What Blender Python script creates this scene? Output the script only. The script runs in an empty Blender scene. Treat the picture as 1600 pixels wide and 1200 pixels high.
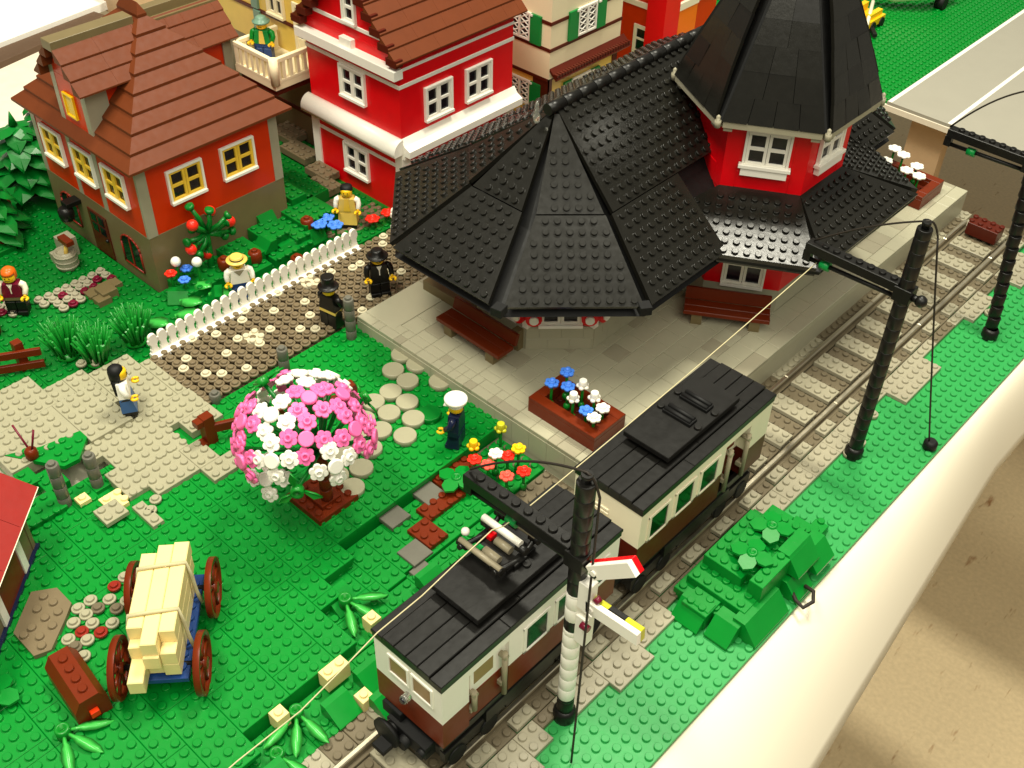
import bpy, math, random
import numpy as np
random.seed(7)
C = bpy.context.scene.collection
SC = bpy.context.scene
S = 0.008                      # one stud of the toy bricks = 8 mm; everything below is measured in studs
# ---------------------------------------------------------------- camera, light, exposure
cam_d = bpy.data.cameras.new('camera'); cam = bpy.data.objects.new('camera', cam_d); C.objects.link(cam)
CAMROT = [[0.732974, -0.462284, 0.499042], [0.679903, 0.474204, -0.559341], [0.021926, 0.749282, 0.661887]]
CAMPOS = [18.7275, -34.9639, 67.9075]
mw = np.eye(4); mw[:3, :3] = np.array(CAMROT); mw[:3, 3] = np.array(CAMPOS) * S
from mathutils import Matrix, Vector
cam.matrix_world = Matrix(mw.tolist())
cam_d.sensor_width = 36.0; cam_d.lens = 38.8178
cam_d.clip_start = 0.02; cam_d.clip_end = 30
SC.camera = cam
W = bpy.data.worlds.new('World'); SC.world = W; W.use_nodes = True
W.node_tree.nodes['Background'].inputs[0].default_value = (1.0, 0.96, 0.80, 1)
W.node_tree.nodes['Background'].inputs[1].default_value = 0.26
def area(name, loc, tgt, sx, sy, power, col=(1, 0.955, 0.79)):
    d = bpy.data.lights.new(name, 'AREA'); d.shape = 'RECTANGLE'; d.size = sx * S; d.size_y = sy * S
    d.energy = power; d.color = col
    o = bpy.data.objects.new(name, d); C.objects.link(o)
    o.location = Vector(loc) * S
    o.rotation_euler = (Vector(tgt) - Vector(loc)).to_track_quat('-Z', 'Y').to_euler()
    return o
area('ceiling_lamp_over_station', (-28, 88, 232), (-28, 60, 0), 62, 18, 33)
area('ceiling_lamp_over_lawn', (-60, -60, 240), (-40, 0, 0), 120, 40, 33)
area('ceiling_lamp_by_aisle', (125, -75, 235), (0, 0, 0), 240, 150, 32)
SC.view_settings.view_transform = 'Standard'; SC.view_settings.look = 'None'
SC.view_settings.exposure = 0.0; SC.view_settings.gamma = 1.0
SC.view_settings.use_curve_mapping = False
# ---------------------------------------------------------------- materials
def lin(c): return tuple((x / 255 / 12.92) if x / 255 <= 0.04045 else ((x / 255 + 0.055) / 1.055) ** 2.4 for x in c)
MAT = {}
def P(name, rgb, rough=0.32, var=0.10, scale=90, metal=0.0, bump=0.02, spec=0.36, coat=0.0, alpha=None, trans=0.0, sub=0.0):
    m = bpy.data.materials.new(name); m.use_nodes = True; nt = m.node_tree; n = nt.nodes; l = nt.links
    b = n['Principled BSDF']; tc = n.new('ShaderNodeTexCoord')
    nz = n.new('ShaderNodeTexNoise'); nz.inputs['Scale'].default_value = scale; nz.inputs['Detail'].default_value = 4
    l.new(tc.outputs['Object'], nz.inputs['Vector'])
    c = lin(rgb)
    mx = n.new('ShaderNodeMix'); mx.data_type = 'RGBA'
    mx.inputs[6].default_value = (*[max(0, x * (1 - var)) for x in c], 1); mx.inputs[7].default_value = (*[min(1, x * (1 + var)) for x in c], 1)
    l.new(nz.outputs[0], mx.inputs[0]); l.new(mx.outputs[2], b.inputs['Base Color'])
    n2 = n.new('ShaderNodeTexNoise'); n2.inputs['Scale'].default_value = scale * 2.5; n2.inputs['Detail'].default_value = 3
    l.new(tc.outputs['Object'], n2.inputs['Vector'])
    mr = n.new('ShaderNodeMapRange'); mr.inputs[3].default_value = rough * 0.8; mr.inputs[4].default_value = min(1, rough * 1.25)
    l.new(n2.outputs[0], mr.inputs[0]); l.new(mr.outputs[0], b.inputs['Roughness'])
    if bump:
        bp = n.new('ShaderNodeBump'); bp.inputs['Strength'].default_value = bump * 4; bp.inputs['Distance'].default_value = 0.0004
        l.new(n2.outputs[0], bp.inputs['Height']); l.new(bp.outputs[0], b.inputs['Normal'])
    b.inputs['Metallic'].default_value = metal; b.inputs['Specular IOR Level'].default_value = spec
    b.inputs['Transmission Weight'].default_value = trans
    if coat: b.inputs['Coat Weight'].default_value = coat
    MAT[name] = m; return m
green = P('green_plastic', (0, 130, 40)); dgreen = P('dark_shaded_green_plastic', (1, 112, 34)); sheen_green = P('painted_sheen_green_plastic', (44, 150, 74), rough=0.42)  # garden ground green darkened for light falloff, baseplate green lightened for ceiling sheen
leafg = P('leaf_green_plastic', (14, 128, 36)); limeg = P('bamboo_green_plastic', (60, 175, 70), rough=0.25)
lgrey = P('light_grey_plastic', (158, 152, 130)); plat_grey = P('platform_grey_plastic', (172, 168, 144), var=0.05)
dgrey = P('dark_grey_plastic', (108, 98, 78)); road_grey = P('road_brown_grey_plastic', (118, 104, 80))
stone = P('stone_grey_plastic', (116, 102, 70)); tan_grey = P('pale_path_plastic', (160, 156, 130))
black = P('black_plastic', (18, 17, 15), rough=0.36, bump=0.05); roofblack = P('roof_black_plastic', (24, 23, 19), rough=0.24, var=0.25, spec=0.42, bump=0.05)
soot = P('deep_black_plastic', (9, 9, 9), rough=0.6)
white = P('white_plastic', (244, 240, 228), var=0.03); cream = P('cream_white_plastic', (240, 231, 205), var=0.03); pinkwhite = P('ivory_plastic', (240, 226, 188), var=0.03)
red = P('bright_red_plastic', (226, 4, 18)); rust = P('rust_orange_plastic', (208, 50, 4), spec=0.25); orange = P('orange_plastic', (250, 120, 20))
roofbrown = P('roof_brown_plastic', (104, 50, 22), rough=0.5, var=0.12, spec=0.2); rbrown = P('reddish_brown_plastic', (108, 38, 12), spec=0.22); dbrown = P('dark_brown_plastic', (84, 30, 18), spec=0.2)
hutred = P('hut_red_plastic', (150, 38, 32), rough=0.4)
yellow = P('yellow_plastic', (246, 196, 20)); skin = P('figure_yellow_plastic', (246, 196, 28)); tan = P('tan_plastic', (228, 194, 92)); timber = P('timber_tan_plastic', (240, 218, 152), var=0.05)
yelframe = P('casement_yellow_plastic', (240, 196, 60)); ylgreen = P('olive_yellow_plastic', (190, 190, 40))
blue = P('blue_plastic', (30, 62, 120)); mblue = P('medium_blue_plastic', (70, 130, 232)); navy = P('navy_plastic', (18, 28, 58)); denim = P('denim_blue_plastic', (54, 96, 150))
pink = P('pink_plastic', (250, 110, 172)); palepink = P('pale_pink_plastic', (250, 196, 184)); maroon = P('maroon_plastic', (110, 14, 42)); hairorange = P('orange_hair_plastic', (226, 100, 20))
sandgreen = P('sand_green_plastic', (110, 145, 125)); shutter = P('shutter_green_plastic', (6, 132, 58)); redflower = P('flower_red_plastic', (236, 44, 26)); coral = P('coral_plastic', (246, 92, 76))
glass = P('dark_window_glass', (16, 14, 24), rough=0.12, var=0.3, spec=0.6); trainglass = P('train_window_glass', (7, 18, 7), rough=0.1, var=0.6, scale=60)
beigeglass = P('cab_window_panel', (150, 118, 78), rough=0.3); clear = P('clear_plastic', (226, 226, 214), rough=0.08, trans=0.85)
lgrey_light = P('pale_cobble_plastic', (204, 196, 166)); slate = P('slate_grey_plastic', (104, 102, 92)); rustred = P('rust_red_plastic', (140, 36, 22))
metal = P('rail_metal', (228, 218, 192), rough=0.36, metal=1.0); rodgrey = P('rod_grey_plastic', (150, 140, 116)); string = P('string_fibre', (196, 186, 146), rough=0.9); rubber = P('cable_rubber', (40, 34, 28), rough=0.6)
cloth = P('table_cover_white', (232, 222, 200), rough=0.85, var=0.015, scale=5, bump=0.0); tabletop = P('table_top_paint', (226, 216, 196), rough=0.6)
board = P('white_board', (246, 244, 236), rough=0.5, var=0.02); darkwood = P('dark_table_edge', (92, 70, 52), rough=0.6); greypanel = P('grey_panel', (190, 160, 124), rough=0.6)
roadplate = P('road_plate_grey', (160, 156, 142), rough=0.45, var=0.05, scale=30)
def floor_mat():
    m = bpy.data.materials.new('speckled_floor'); m.use_nodes = True; nt = m.node_tree; n = nt.nodes; l = nt.links
    b = n['Principled BSDF']; tc = n.new('ShaderNodeTexCoord')
    mp = n.new('ShaderNodeMapping'); mp.inputs['Scale'].default_value = (38, 10, 1); mp.inputs['Rotation'].default_value = (0, 0, 0.75)
    l.new(tc.outputs['Object'], mp.inputs['Vector'])
    v = n.new('ShaderNodeTexNoise'); v.inputs['Scale'].default_value = 1.6; v.inputs['Detail'].default_value = 3; v.inputs['Roughness'].default_value = 0.6
    l.new(mp.outputs[0], v.inputs['Vector'])
    r = n.new('ShaderNodeValToRGB'); e = r.color_ramp.elements
    e[0].position = 0.26; e[0].color = (*lin((150, 112, 72)), 1); e[1].position = 0.36; e[1].color = (*lin((204, 184, 146)), 1)
    l.new(v.outputs[0], r.inputs[0])
    f = n.new('ShaderNodeTexNoise'); f.inputs['Scale'].default_value = 160; f.inputs['Detail'].default_value = 6
    l.new(tc.outputs['Object'], f.inputs['Vector'])
    mr = n.new('ShaderNodeMapRange'); mr.inputs[3].default_value = 0.8; mr.inputs[4].default_value = 1.2
    l.new(f.outputs[0], mr.inputs[0])
    mx = n.new('ShaderNodeVectorMath'); mx.operation = 'SCALE'
    l.new(r.outputs[0], mx.inputs[0]); l.new(mr.outputs[0], mx.inputs['Scale']); l.new(mx.outputs[0], b.inputs['Base Color'])
    b.inputs['Roughness'].default_value = 0.55
    return m
floorm = floor_mat()
# ---------------------------------------------------------------- mesh builder
def V3(a): return np.array(a, float)
def nrm(a): a = V3(a); return a / np.linalg.norm(a)
UP = V3((0, 0, 1)); X1 = V3((1, 0, 0)); Y1 = V3((0, 1, 0))
class MB:
    def __init__(s): s.v = []; s.n = 0; s.f = []; s.sm = []; s.M = None; s.mi = 0; s.fm = []
    def at(s, x=0, y=0, z=0, rz=0, tilt=None):
        c, d = math.cos(rz), math.sin(rz); A = np.array([[c, -d, 0], [d, c, 0], [0, 0, 1.0]])
        if tilt is not None: A = A @ np.array(Matrix.Rotation(tilt[0], 3, tilt[1]))
        s.M = (A, V3((x, y, z))); return s
    def frame(s, o, u, v, w): s.M = (np.array([u, v, w], float).T, V3(o)); return s
    def free(s): s.M = None; return s
    def add(s, vs, fs, smooth=False):
        vs = np.asarray(vs, float)
        if s.M is not None: vs = vs @ s.M[0].T + s.M[1]
        k = s.n; s.v.append(vs); s.n += len(vs)
        s.f.extend([tuple(i + k for i in f) for f in fs])
        s.sm.extend(smooth if isinstance(smooth, (list, tuple)) else [smooth] * len(fs)); s.fm.extend([s.mi] * len(fs)); return s
    def box(s, x0, y0, z0, x1, y1, z1, b=0.04):
        b = min(b, (x1 - x0) / 3, (y1 - y0) / 3, (z1 - z0) / 3)
        vs = []
        for z, i in ((z0, 0), (z1 - b, 0), (z1, b)):
            vs += [(x0 + i, y0 + i, z), (x1 - i, y0 + i, z), (x1 - i, y1 - i, z), (x0 + i, y1 - i, z)]
        fs = [(3, 2, 1, 0), (8, 9, 10, 11)]
        for k in (0, 4):
            for i in range(4): j = (i + 1) % 4; fs.append((k + i, k + j, k + 4 + j, k + 4 + i))
        return s.add(vs, fs)
    def ring(s, loops, caps=(True, True), smooth=True):
        n = len(loops[0]); vs = [p for L in loops for p in L]; fs = []; sm = []
        for k in range(len(loops) - 1):
            for i in range(n): j = (i + 1) % n; fs.append((k * n + i, k * n + j, (k + 1) * n + j, (k + 1) * n + i)); sm.append(smooth)
        if caps[0]: fs.append(tuple(range(n - 1, -1, -1))); sm.append(False)
        if caps[1]: fs.append(tuple(range((len(loops) - 1) * n, len(loops) * n))); sm.append(False)
        return s.add(vs, fs, sm)
    def lathe(s, x, y, prof, n=14, smooth=True, caps=(True, True)):
        L = []
        for r, z in prof: L.append([(x + r * math.cos(2 * math.pi * i / n), y + r * math.sin(2 * math.pi * i / n), z) for i in range(n)])
        return s.ring(L, caps, smooth)
    def cyl(s, x, y, z0, z1, r, n=14, b=0.03): return s.lathe(x, y, [(r, z0), (r, z1 - b), (r - b, z1)], n)
    def sphere(s, x, y, z, r, n=12, m=8, sz=1.0):
        return s.lathe(x, y, [(max(r * math.sin(math.pi * k / m), 1e-3), z - r * sz * math.cos(math.pi * k / m)) for k in range(m + 1)], n)
    def tube(s, pts, r, n=8, caps=(True, True)):
        pts = [V3(p) for p in pts]; L = []; up = None
        for i, p in enumerate(pts):
            d = nrm(pts[min(i + 1, len(pts) - 1)] - pts[max(i - 1, 0)])
            if up is None: up = nrm(np.cross(d, (0.13, 0.27, 0.95) if abs(d[2]) < 0.9 else (1, 0.1, 0)))
            up = nrm(up - d * np.dot(up, d)); w = np.cross(d, up); rr = r[i] if isinstance(r, (list, tuple)) else r
            L.append([p + rr * (math.cos(2 * math.pi * k / n) * up + math.sin(2 * math.pi * k / n) * w) for k in range(n)])
        return s.ring(L, caps)
    def slab(s, poly, th, n=None):      # polygon with thickness going against its normal
        poly = [V3(p) for p in poly]
        n = nrm(np.cross(poly[1] - poly[0], poly[2] - poly[1])) if n is None else V3(n)
        k = len(poly); vs = poly + [p - n * th for p in poly]
        fs = [tuple(range(k)), tuple(range(2 * k - 1, k - 1, -1))] + [(i + k, (i + 1) % k + k, (i + 1) % k, i) for i in range(k)]
        return s.add(vs, fs)
    def stud(s, x, y, z, n=12): return s.add(STUD[n][0] + V3((x, y, z)), STUD[n][1], STUD[n][2])
    def studs(s, x0, y0, x1, y1, z, n=12, skip=None):
        for i in range(int(round(x1 - x0))):
            for j in range(int(round(y1 - y0))):
                if skip and skip(x0 + i + .5, y0 + j + .5): continue
                s.stud(x0 + i + .5, y0 + j + .5, z, n)
        return s
    def plate(s, x0, y0, x1, y1, z, h=0.4, n=12, st=True, gap=0.015):
        s.box(x0 + gap, y0 + gap, z - h, x1 - gap, y1 - gap, z)
        if st: s.studs(x0, y0, x1, y1, z, n)
        return s
    def facet(s, poly, th=0.35, e=None, n=12, margin=0.42, st=True, off=(0.5, 0.5)):
        poly = [V3(p) for p in poly]; nn = nrm(np.cross(poly[1] - poly[0], poly[2] - poly[1]))
        s.slab(poly, th, nn)
        if not st: return s
        e = nrm(poly[1] - poly[0]) if e is None else nrm(e); f = np.cross(nn, e); o = poly[0]
        P2 = [(np.dot(p - o, e), np.dot(p - o, f)) for p in poly]
        xs = [p[0] for p in P2]; ys = [p[1] for p in P2]
        def inside(x, y):
            for i in range(len(P2)):
                a, b = P2[i], P2[(i + 1) % len(P2)]; L = math.hypot(b[0] - a[0], b[1] - a[1])
                if L < 1e-6: continue
                if ((b[0] - a[0]) * (y - a[1]) - (b[1] - a[1]) * (x - a[0])) / L < margin: return False
            return True
        T = STUD[n][0] @ np.array([e, f, nn]); y = off[1]
        while y < max(ys):
            x = math.floor(min(xs)) + off[0]
            while x < max(xs):
                if inside(x, y): s.add(T + o + e * x + f * y, STUD[n][1], STUD[n][2])
                x += 1
            y += 1
        return s
    def build(s, name, mat, parent=None, org=None):
        me = bpy.data.meshes.new(name); v = np.concatenate(s.v)
        if org is None: org = ORG.get(parent.name, (0, 0, 0)) if parent is not None else tuple((v.min(0) + v.max(0)) / 2 * V3((1, 1, 0)) + V3((0, 0, v.min(0)[2])))
        me.from_pydata(((v - V3(org)) * S).tolist(), [], s.f)
        me.polygons.foreach_set('use_smooth', s.sm)
        for mt in (mat if isinstance(mat, (list, tuple)) else [mat]): me.materials.append(mt)
        if any(s.fm): me.polygons.foreach_set('material_index', s.fm)
        me.update()
        o = bpy.data.objects.new(name, me); C.objects.link(o)
        if parent is not None: o.parent = parent; ORG[o.name] = org
        else: o.location = V3(org) * S
        return o
def mkstud(n, r=0.3, h=0.21, b=0.035):
    vs = []
    for rr, z in ((r, 0), (r, h - b), (r - b, h)): vs += [(rr * math.cos(2 * math.pi * i / n), rr * math.sin(2 * math.pi * i / n), z) for i in range(n)]
    fs = []; sm = []
    for k in (0, n):
        for i in range(n): j = (i + 1) % n; fs.append((k + i, k + j, k + n + j, k + n + i)); sm.append(True)
    fs.append(tuple(range(2 * n, 3 * n))); sm.append(False)
    return np.array(vs), fs, sm
STUD = {n: mkstud(n) for n in (8, 10, 12, 14, 16)}
ORG = {}
def tag(o, label, cat, group=None):
    o['label'] = label; o['category'] = cat
    if group: o['group'] = group
    return o
def struct(o, kind='structure'): o['kind'] = kind; return o
def thing(name, label, cat, loc=(0, 0, 0), rz=0, group=None, local=False):
    o = bpy.data.objects.new(name, None); C.objects.link(o); o.empty_display_size = 0.01
    o.location = V3(loc) * S; o.rotation_euler = (0, 0, rz)
    ORG[o.name] = (0, 0, 0) if local else tuple(loc)      # local=True: parts are drawn round the origin
    return tag(o, label, cat, group)
def dup(root, loc, rz=0, label=None, cat=None, group=None):
    r = root.copy(); C.objects.link(r); r.location = V3(loc) * S; r.rotation_euler = (0, 0, rz)
    if label: r['label'] = label
    if cat: r['category'] = cat
    if group: r['group'] = group
    for ch in list(root.children):
        c = ch.copy(); C.objects.link(c); c.parent = r
        for g in ch.children: d = g.copy(); C.objects.link(d); d.parent = c
    return r
def window(parent, p, u, n, w=4, h=3.6, fm=None, cm=None, gm=None, sill=True, cols=2):
    """a toy casement window standing proud of a wall: frame > casements, pane; p = lower left corner on the wall"""
    p = V3(p); u = nrm(u); n = nrm(n); fm = fm or white; cm = cm or fm; gm = gm or glass
    m = MB().frame(p, u, n, UP); t = 0.22
    m.box(0, 0, 0, w, 0.5 if sill else .34, t + .08); m.box(0, 0, h - t, w, .34, h); m.box(0, 0, t + .08, t, .34, h - t); m.box(w - t, 0, t + .08, w, .34, h - t)
    fr = m.build('window', fm, parent)
    cw = (w - 2 * t) / cols
    for k in range(cols):
        a = t + k * cw; b = a + cw; c = MB().frame(p, u, n, UP); q = .26; z0 = t + .08; z1 = h - t; zm = (z0 + z1) / 2
        c.box(a + .02, .02, z0, b - .02, .22, z0 + q); c.box(a + .02, .02, z1 - q, b - .02, .22, z1); c.box(a + .02, .02, z0 + q, a + .02 + q, .22, z1 - q); c.box(b - .02 - q, .02, z0 + q, b - .02, .22, z1 - q)
        c.box(a + .02 + q, .02, zm - .16, b - .02 - q, .2, zm + .16)
        c.build('casement', cm, fr)
    MB().frame(p, u, n, UP).box(t, .0, t + .08, w - t, .012, h - t, b=.001).build('pane', gm, fr)
    return fr
# ---------------------------------------------------------------- setting: floor, tables, baseplates
struct(MB().box(-700, -500, -92, 500, 700, -90).build('floor', floorm, None, (0, 0, -90)))
t = thing('display_table', 'long display table carrying the brick-built village and railway', 'table', (-60, 10, -90))
MB().box(-130, -60, -3, .38, 79.45, -.36).build('tabletop', tabletop, t)
for x, y in ((-126, -56), (-30, -56), (-126, 60), (-30, 60)): MB().box(x - 2, y - 2, -90, x + 2, y + 2, -3).build('leg', darkwood, t)
# paper cover bending over the table edge, its lower edge cut at a slant
m = MB(); Y0, Y1c = -40, 79.4; K = 14; rows = []
for j in range(41):
    y = Y0 + (Y1c - Y0) * j / 40; wd = max(3.2, 8.4 - .1 * y); row = []
    for k in range(K + 1):
        q = k / K; a = q * 1.32
        row.append((.46 + wd * q, y, -.38 - 7.8 * q ** 1.9))
    rows.append(row)
vs = [p for r in rows for p in r]; fs = []
for j in range(40):
    for k in range(K): a = j * (K + 1) + k; fs.append((a, a + 1, a + K + 2, a + K + 1))
m.add(vs, fs, True); o = m.build('paper_cover', cloth)
md = o.modifiers.new('solid', 'SOLIDIFY'); md.thickness = .05 * S
tag(o, 'white paper cover bending down over the long edge of the display table', 'table cover')
# trackside baseplate
m = MB(); m.box(-9, -40, -.35, .45, 31.98, 0, b=.02); m.box(-9, 32.02, -.35, .45, 79.45, 0, b=.02)
m.studs(-7.5, -30.5, .5, 78.5, 0, 16)
struct(m.build('trackside_ground', sheen_green, None, (0, 0, 0)))  # ceiling sheen is painted into this paler green
# ballast of grey plates with a ragged edge
rr = random.Random(11)
mg = MB(); mg.mi = 0
mg.box(-16.6, -40, -.3, -8.6, 79.3, .06); mg.mi = 1
def bal(x0, y0, x1, y1, z, light, st=True):
    mg.mi = 0 if light else 1; mg.plate(x0, y0, x1, y1, z, .38, 12, st)
y = -40.0
while y < 78:
    k = int(y // 4)
    bal(-13.5, y, -9.5, y + 2, .86, True); bal(-13.5, y + 2, -9.5, y + 4, .46, False)
    bal(-16.5, y, -14.5, y + 2, .46, rr.random() < .55); bal(-16.5, y + 2, -14.5, y + 4, .42, rr.random() < .3)
    bal(-8.5, y, -7.5, y + 2, .84, True); bal(-8.5, y + 2, -7.5, y + 4, .46, False)
    y += 4
y = -31.5
while y < 76:
    l = rr.choice((2, 2, 3, 4)); w = rr.choice((1, 2, 2, 3, 3)) if not 11 < y < 24 else 1
    bal(-7.5, y, -7.5 + w, y + l, .4, True if w > 1 else rr.random() < .5)
    if rr.random() < .3 and w < 3: mg.mi = 0; mg.cyl(-7.5 + w + .5, y + .5, 0, .4, .5, 16); mg.stud(-7.5 + w + .5, y + .5, .4, 16)
    y += l
struct(mg.build('ballast', [lgrey, dgrey], None, (-11.5, 0, 0)))
# railway track
t = thing('railway_track', 'straight pair of metal rails on grey sleepers beside the platform', 'railway track', (-11.5, 20, .4))
for x in (-14.1, -8.9):
    m = MB(); m.box(x - .5, -40, .06, x + .5, 77.2, .5); m.box(x - .2, -40, .5, x + .2, 77.2, .9, b=.02); m.mi = 1
    y = -40
    while y < 77: m.box(x - .2, y + .03, .9, x + .2, min(y + 16, 77.2) - .03, 1.16, b=.07); y += 16
    m.build('rail', [dgrey, metal], t)
m = MB(); m.box(-13.2, 75, .87, -9.8, 76.9, 2.3); m.studs(-13.5, 75, -9.5, 77, 2.3)
tag(m.build('buffer_stop', dbrown), 'dark brown brick buffer block between the rails at the end of the track', 'buffer stop')
# second table with green baseplate and road plate
t = thing('far_table', 'second display table across the gap beyond the station', 'table', (-60, 150, -90))
MB().box(-160, 98.7, -1.2, 60, 230, -.4).build('tabletop', tabletop, t)
for x, y in ((-30, 103), (50, 103), (-120, 103)): MB().box(x - 2.5, y - 1, -90, x + 2.5, y + 1, -1.2).build('leg', greypanel, t)
m = MB(); m.box(-140, 99, -.4, -35.4, 215, 0); m.studs(-75, 99, -35.4, 150, 0, 8)
struct(m.build('far_ground', green, None, (-60, 99, 0)))
m = MB(); m.box(-35.3, 98.8, -.4, 40, 215, .1); m.mi = 1
for x in (-35.2, -26.7, -16.2, -5): m.box(x, 98.82, .1, x + .55, 215, .112, b=.001)
struct(m.build('far_road', [roadplate, white], None, (-20, 99, 0)))
# white board and grey panel behind the village
m = MB(); m.box(-176, 10, 0, -131.5, 60, 1.2); o = m.build('white_board', board)
o.rotation_euler = (0, 0, 0.12)
tag(o, 'white board lying on the table behind the brown-roofed house', 'board')
m = MB(); m.box(-131, 4, -.36, -126, 40, .5); o = m.build('table_edge_strip', darkwood); o.rotation_euler = (0, 0, 0.2); o.name = 'dark_plank'
tag(o, 'dark brown plank in front of the white board', 'plank')
m = MB(); m.box(-142, 42, -.36, -124, 52, 6); tag(m.build('grey_box', greypanel), 'plain grey-brown box beside the white board', 'box')
# ---------------------------------------------------------------- lawn, lower bank, roads, garden ground
LX, LY, L = -.156, -.166, 1.8      # stud grid offset and level of the lawn
def rects_plates(m, x0, y0, x1, y1, z, rng, along='x', h=.4, n=12, skip=None, w=2):
    y = y0
    while y < y1 - .1:
        d = min(rng.choice((2, 2, 4)) if w == 2 else w, y1 - y); x = x0 - rng.choice((0, 1, 2, 3))
        while x < x1 - .1:
            q = rng.choice((4, 6, 8)); a, b = max(x, x0), min(x + q, x1)
            if b - a > .5:
                m.box(a + .012, y + .012, z - h, b - .012, y + d - .012, z); m.studs(a, y, b, y + d, z, n, skip)
            x += q
        y += d
m = MB(); g = random.Random(3)
def occupied(x, y):     # places where tiles, figures or plates cover the studs
    return False
for x0, y0, x1, y1 in ((-48, -40, -28, -16), (-48, -16, -44, -12), (-44, -16, -28, -2), (-48, -2, -28, 17), (-48, -12, -46, -8), (-28, -5, -26, -2), (-28, -7, -24, -5), (-28, -17, -20, -7), (-28, -22, -18, -17), (-28, -40, -17, -22)):
    rects_plates(m, x0 + LX, y0 + LY, x1 + LX, y1 + LY, L, g, n=12)
m.box(-48 + LX, -40, -.3, -28.3, 16.8, 1.4); m.box(-28.3, -40, -.3, -17.4, -22.3, 1.4); m.box(-28.3, -22, -.3, -20.2, -7.3, 1.4); m.box(-28.3, -7.4, -.3, -24.3, -5.3, 1.4); m.box(-28.3, -5.4, -.3, -26.3, -2.3, 1.4)
rects_plates(m, -60, -40, -48 + LX, -20, L, g); m.box(-60, -40, -.3, -48, -20, 1.4)
struct(m.build('lawn', green, None, (-35, -5, 0)))
m = MB()
for x0, y0, x1, y1, z in ((-28, -2, -22.7, 16, .62), (-28, -7, -24, -2, .62), (-24, -9, -20, -2, .64), (-22.7, -2, -19, 8, .3), (-20, -22, -16.4, -2, .5), (-18, -40, -16.2, -22, .5), (-19.5, 8, -16.6, 16, .2)):
    rects_plates(m, x0, y0, x1, y1, z, g)
m.box(-28.2, -40, -.3, -16.7, 16, .1)
for x, y, rz in ((-25.2, -6.2, 0), (-18.6, -9, 0), (-18.2, -12.2, 0), (-17.2, -18.5, 0), (-16.2, -9.6, 0), (-21.6, -.2, 0)):    # slope bricks at the bank
    m.add([(x, y, .55), (x + 2, y, .55), (x + 2, y + 2, .55), (x, y + 2, .55), (x, y, 1.75), (x + .5, y, 1.75), (x + .5, y + 2, 1.75), (x, y + 2, 1.75), (x + 2, y, .75), (x + 2, y + 2, .75)],
          [(4, 5, 6, 7), (5, 8, 9, 6), (0, 1, 8, 5, 4), (3, 7, 6, 9, 2), (1, 2, 9, 8), (0, 4, 7, 3)])
m.box(-17, 10, .1, -15.8, 15.8, .3)
struct(m.build('lower_lawn', green, None, (-22, 0, 0)))
# cobbled road of round plates
m = MB(); m.box(-57.4, -.3, 0, -48.1, 62, 1.55, b=.02); r2 = random.Random(21)
wl = {(-58.4, 4.9), (-57.3, 7), (-55.2, 8), (-56.2, 2.8), (-55.1, 1.8), (-53, 2.8), (-52, 3.8), (-54.1, 5.9), (-50.9, 5.8), (-53.1, 9), (-54.1, 11.1), (-52, 13.1), (-50.9, 14.1), (-53, 15.2), (-55.1, 16.2), (-56.2, 13.2), (-58.3, 11.1), (-57.3, 10.1), (-58.3, 15.3)}
def rnd(m, x, y, z, r=.49, n=14): m.lathe(x, y, [(r - .12, z - .4), (r - .12, z - .25), (r, z - .25), (r, z - .04), (r - .04, z)], n); m.stud(x, y, z, 12)
fac = 1 / 1.035
for i in range(9):
    for j in range(46):
        x, y = -56.6 + i, .4 + j
        lt = any(abs((wx + 58.4) * fac - (x + 56.6)) < .4 and abs((wy - 4.9) * fac - (y - 4.4)) < .4 for wx, wy in wl) or (y > 18 and r2.random() < .13)
        m.mi = 1 if lt else 0; rnd(m, x, y, 2.2)
for x, y in ((-53.1, 8), (-56.1, 17.2)):
    m.mi = 1; m.lathe(x + .5, y + .5, [(.95, 1.9), (.95, 2.3), (.9, 2.34)], 18); m.studs(x - .5, y - .5, x + 1.5, y + 1.5, 2.34)
struct(m.build('cobbled_road', [road_grey, lgrey_light], None, (-52, 10, 0)))
# pale plate path
m = MB(); z = 2.2
for x0, y0, x1, y1 in ((-60, -13, -54, -7), (-60, -7, -54, -5), (-59, -5, -51, -1), (-57, -1, -51, 0), (-51, -4, -48, .2), (-48, -3, -46, .2), (-51, -9.7, -45, -4), (-46, -9, -42, -5), (-45, -5, -42, -3), (-42, -5, -40, -2), (-47, -10.8, -43.3, -8.8), (-51, -10.6, -49, -9.5)):
    z += .004; m.box(x0 + .012, y0 + .012, 1.5, x1 - .012, y1 - .012, z); m.studs(x0, y0, x1, y1, z)
for x0, y0, x1, y1 in ((-62, -20, -57, -9), (-57, -16, -52, -9.6), (-57, -9.6, -50.7, -5.6)): m.box(x0 + .012, y0 + .012, 1.5, x1 - .012, y1 - .012, z + .4); m.studs(x0, y0, x1, y1, z + .4)
for x, y in ((-41.8, -9.4), (-41.1, -10.3), (-60.8, -4.6), (-60, -3.6)): rnd(m, x, y, 2.2)
struct(m.build('pale_path', tan_grey, None, (-52, -6, 0)))
m = MB()
for x0, y0, x1, y1, z in ((-45, -12.6, -43, -11, 2.2), (-46.4, -13.9, -45.4, -12.9, 2.3)): m.plate(x0, y0, x1, y1, z)
tag(m.build('cream_plate', timber), 'small cream plates at the corner of the pale path', 'plate')
for k, (x, y, rx, ry, lb) in enumerate(((-43.8, -13.7, 2, 2, 'pale grey square plate lying on the lawn past the cream plates'), (-42.4, -11.2, 3, 1, 'pale grey narrow three-stud plate lying on the lawn by the path'))):
    tag(MB().plate(x, y, x + rx, y + ry, 2.6 - .4 * k).build('loose_plate', tan_grey), lb, 'plate', 'loose plates by the path')
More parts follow.
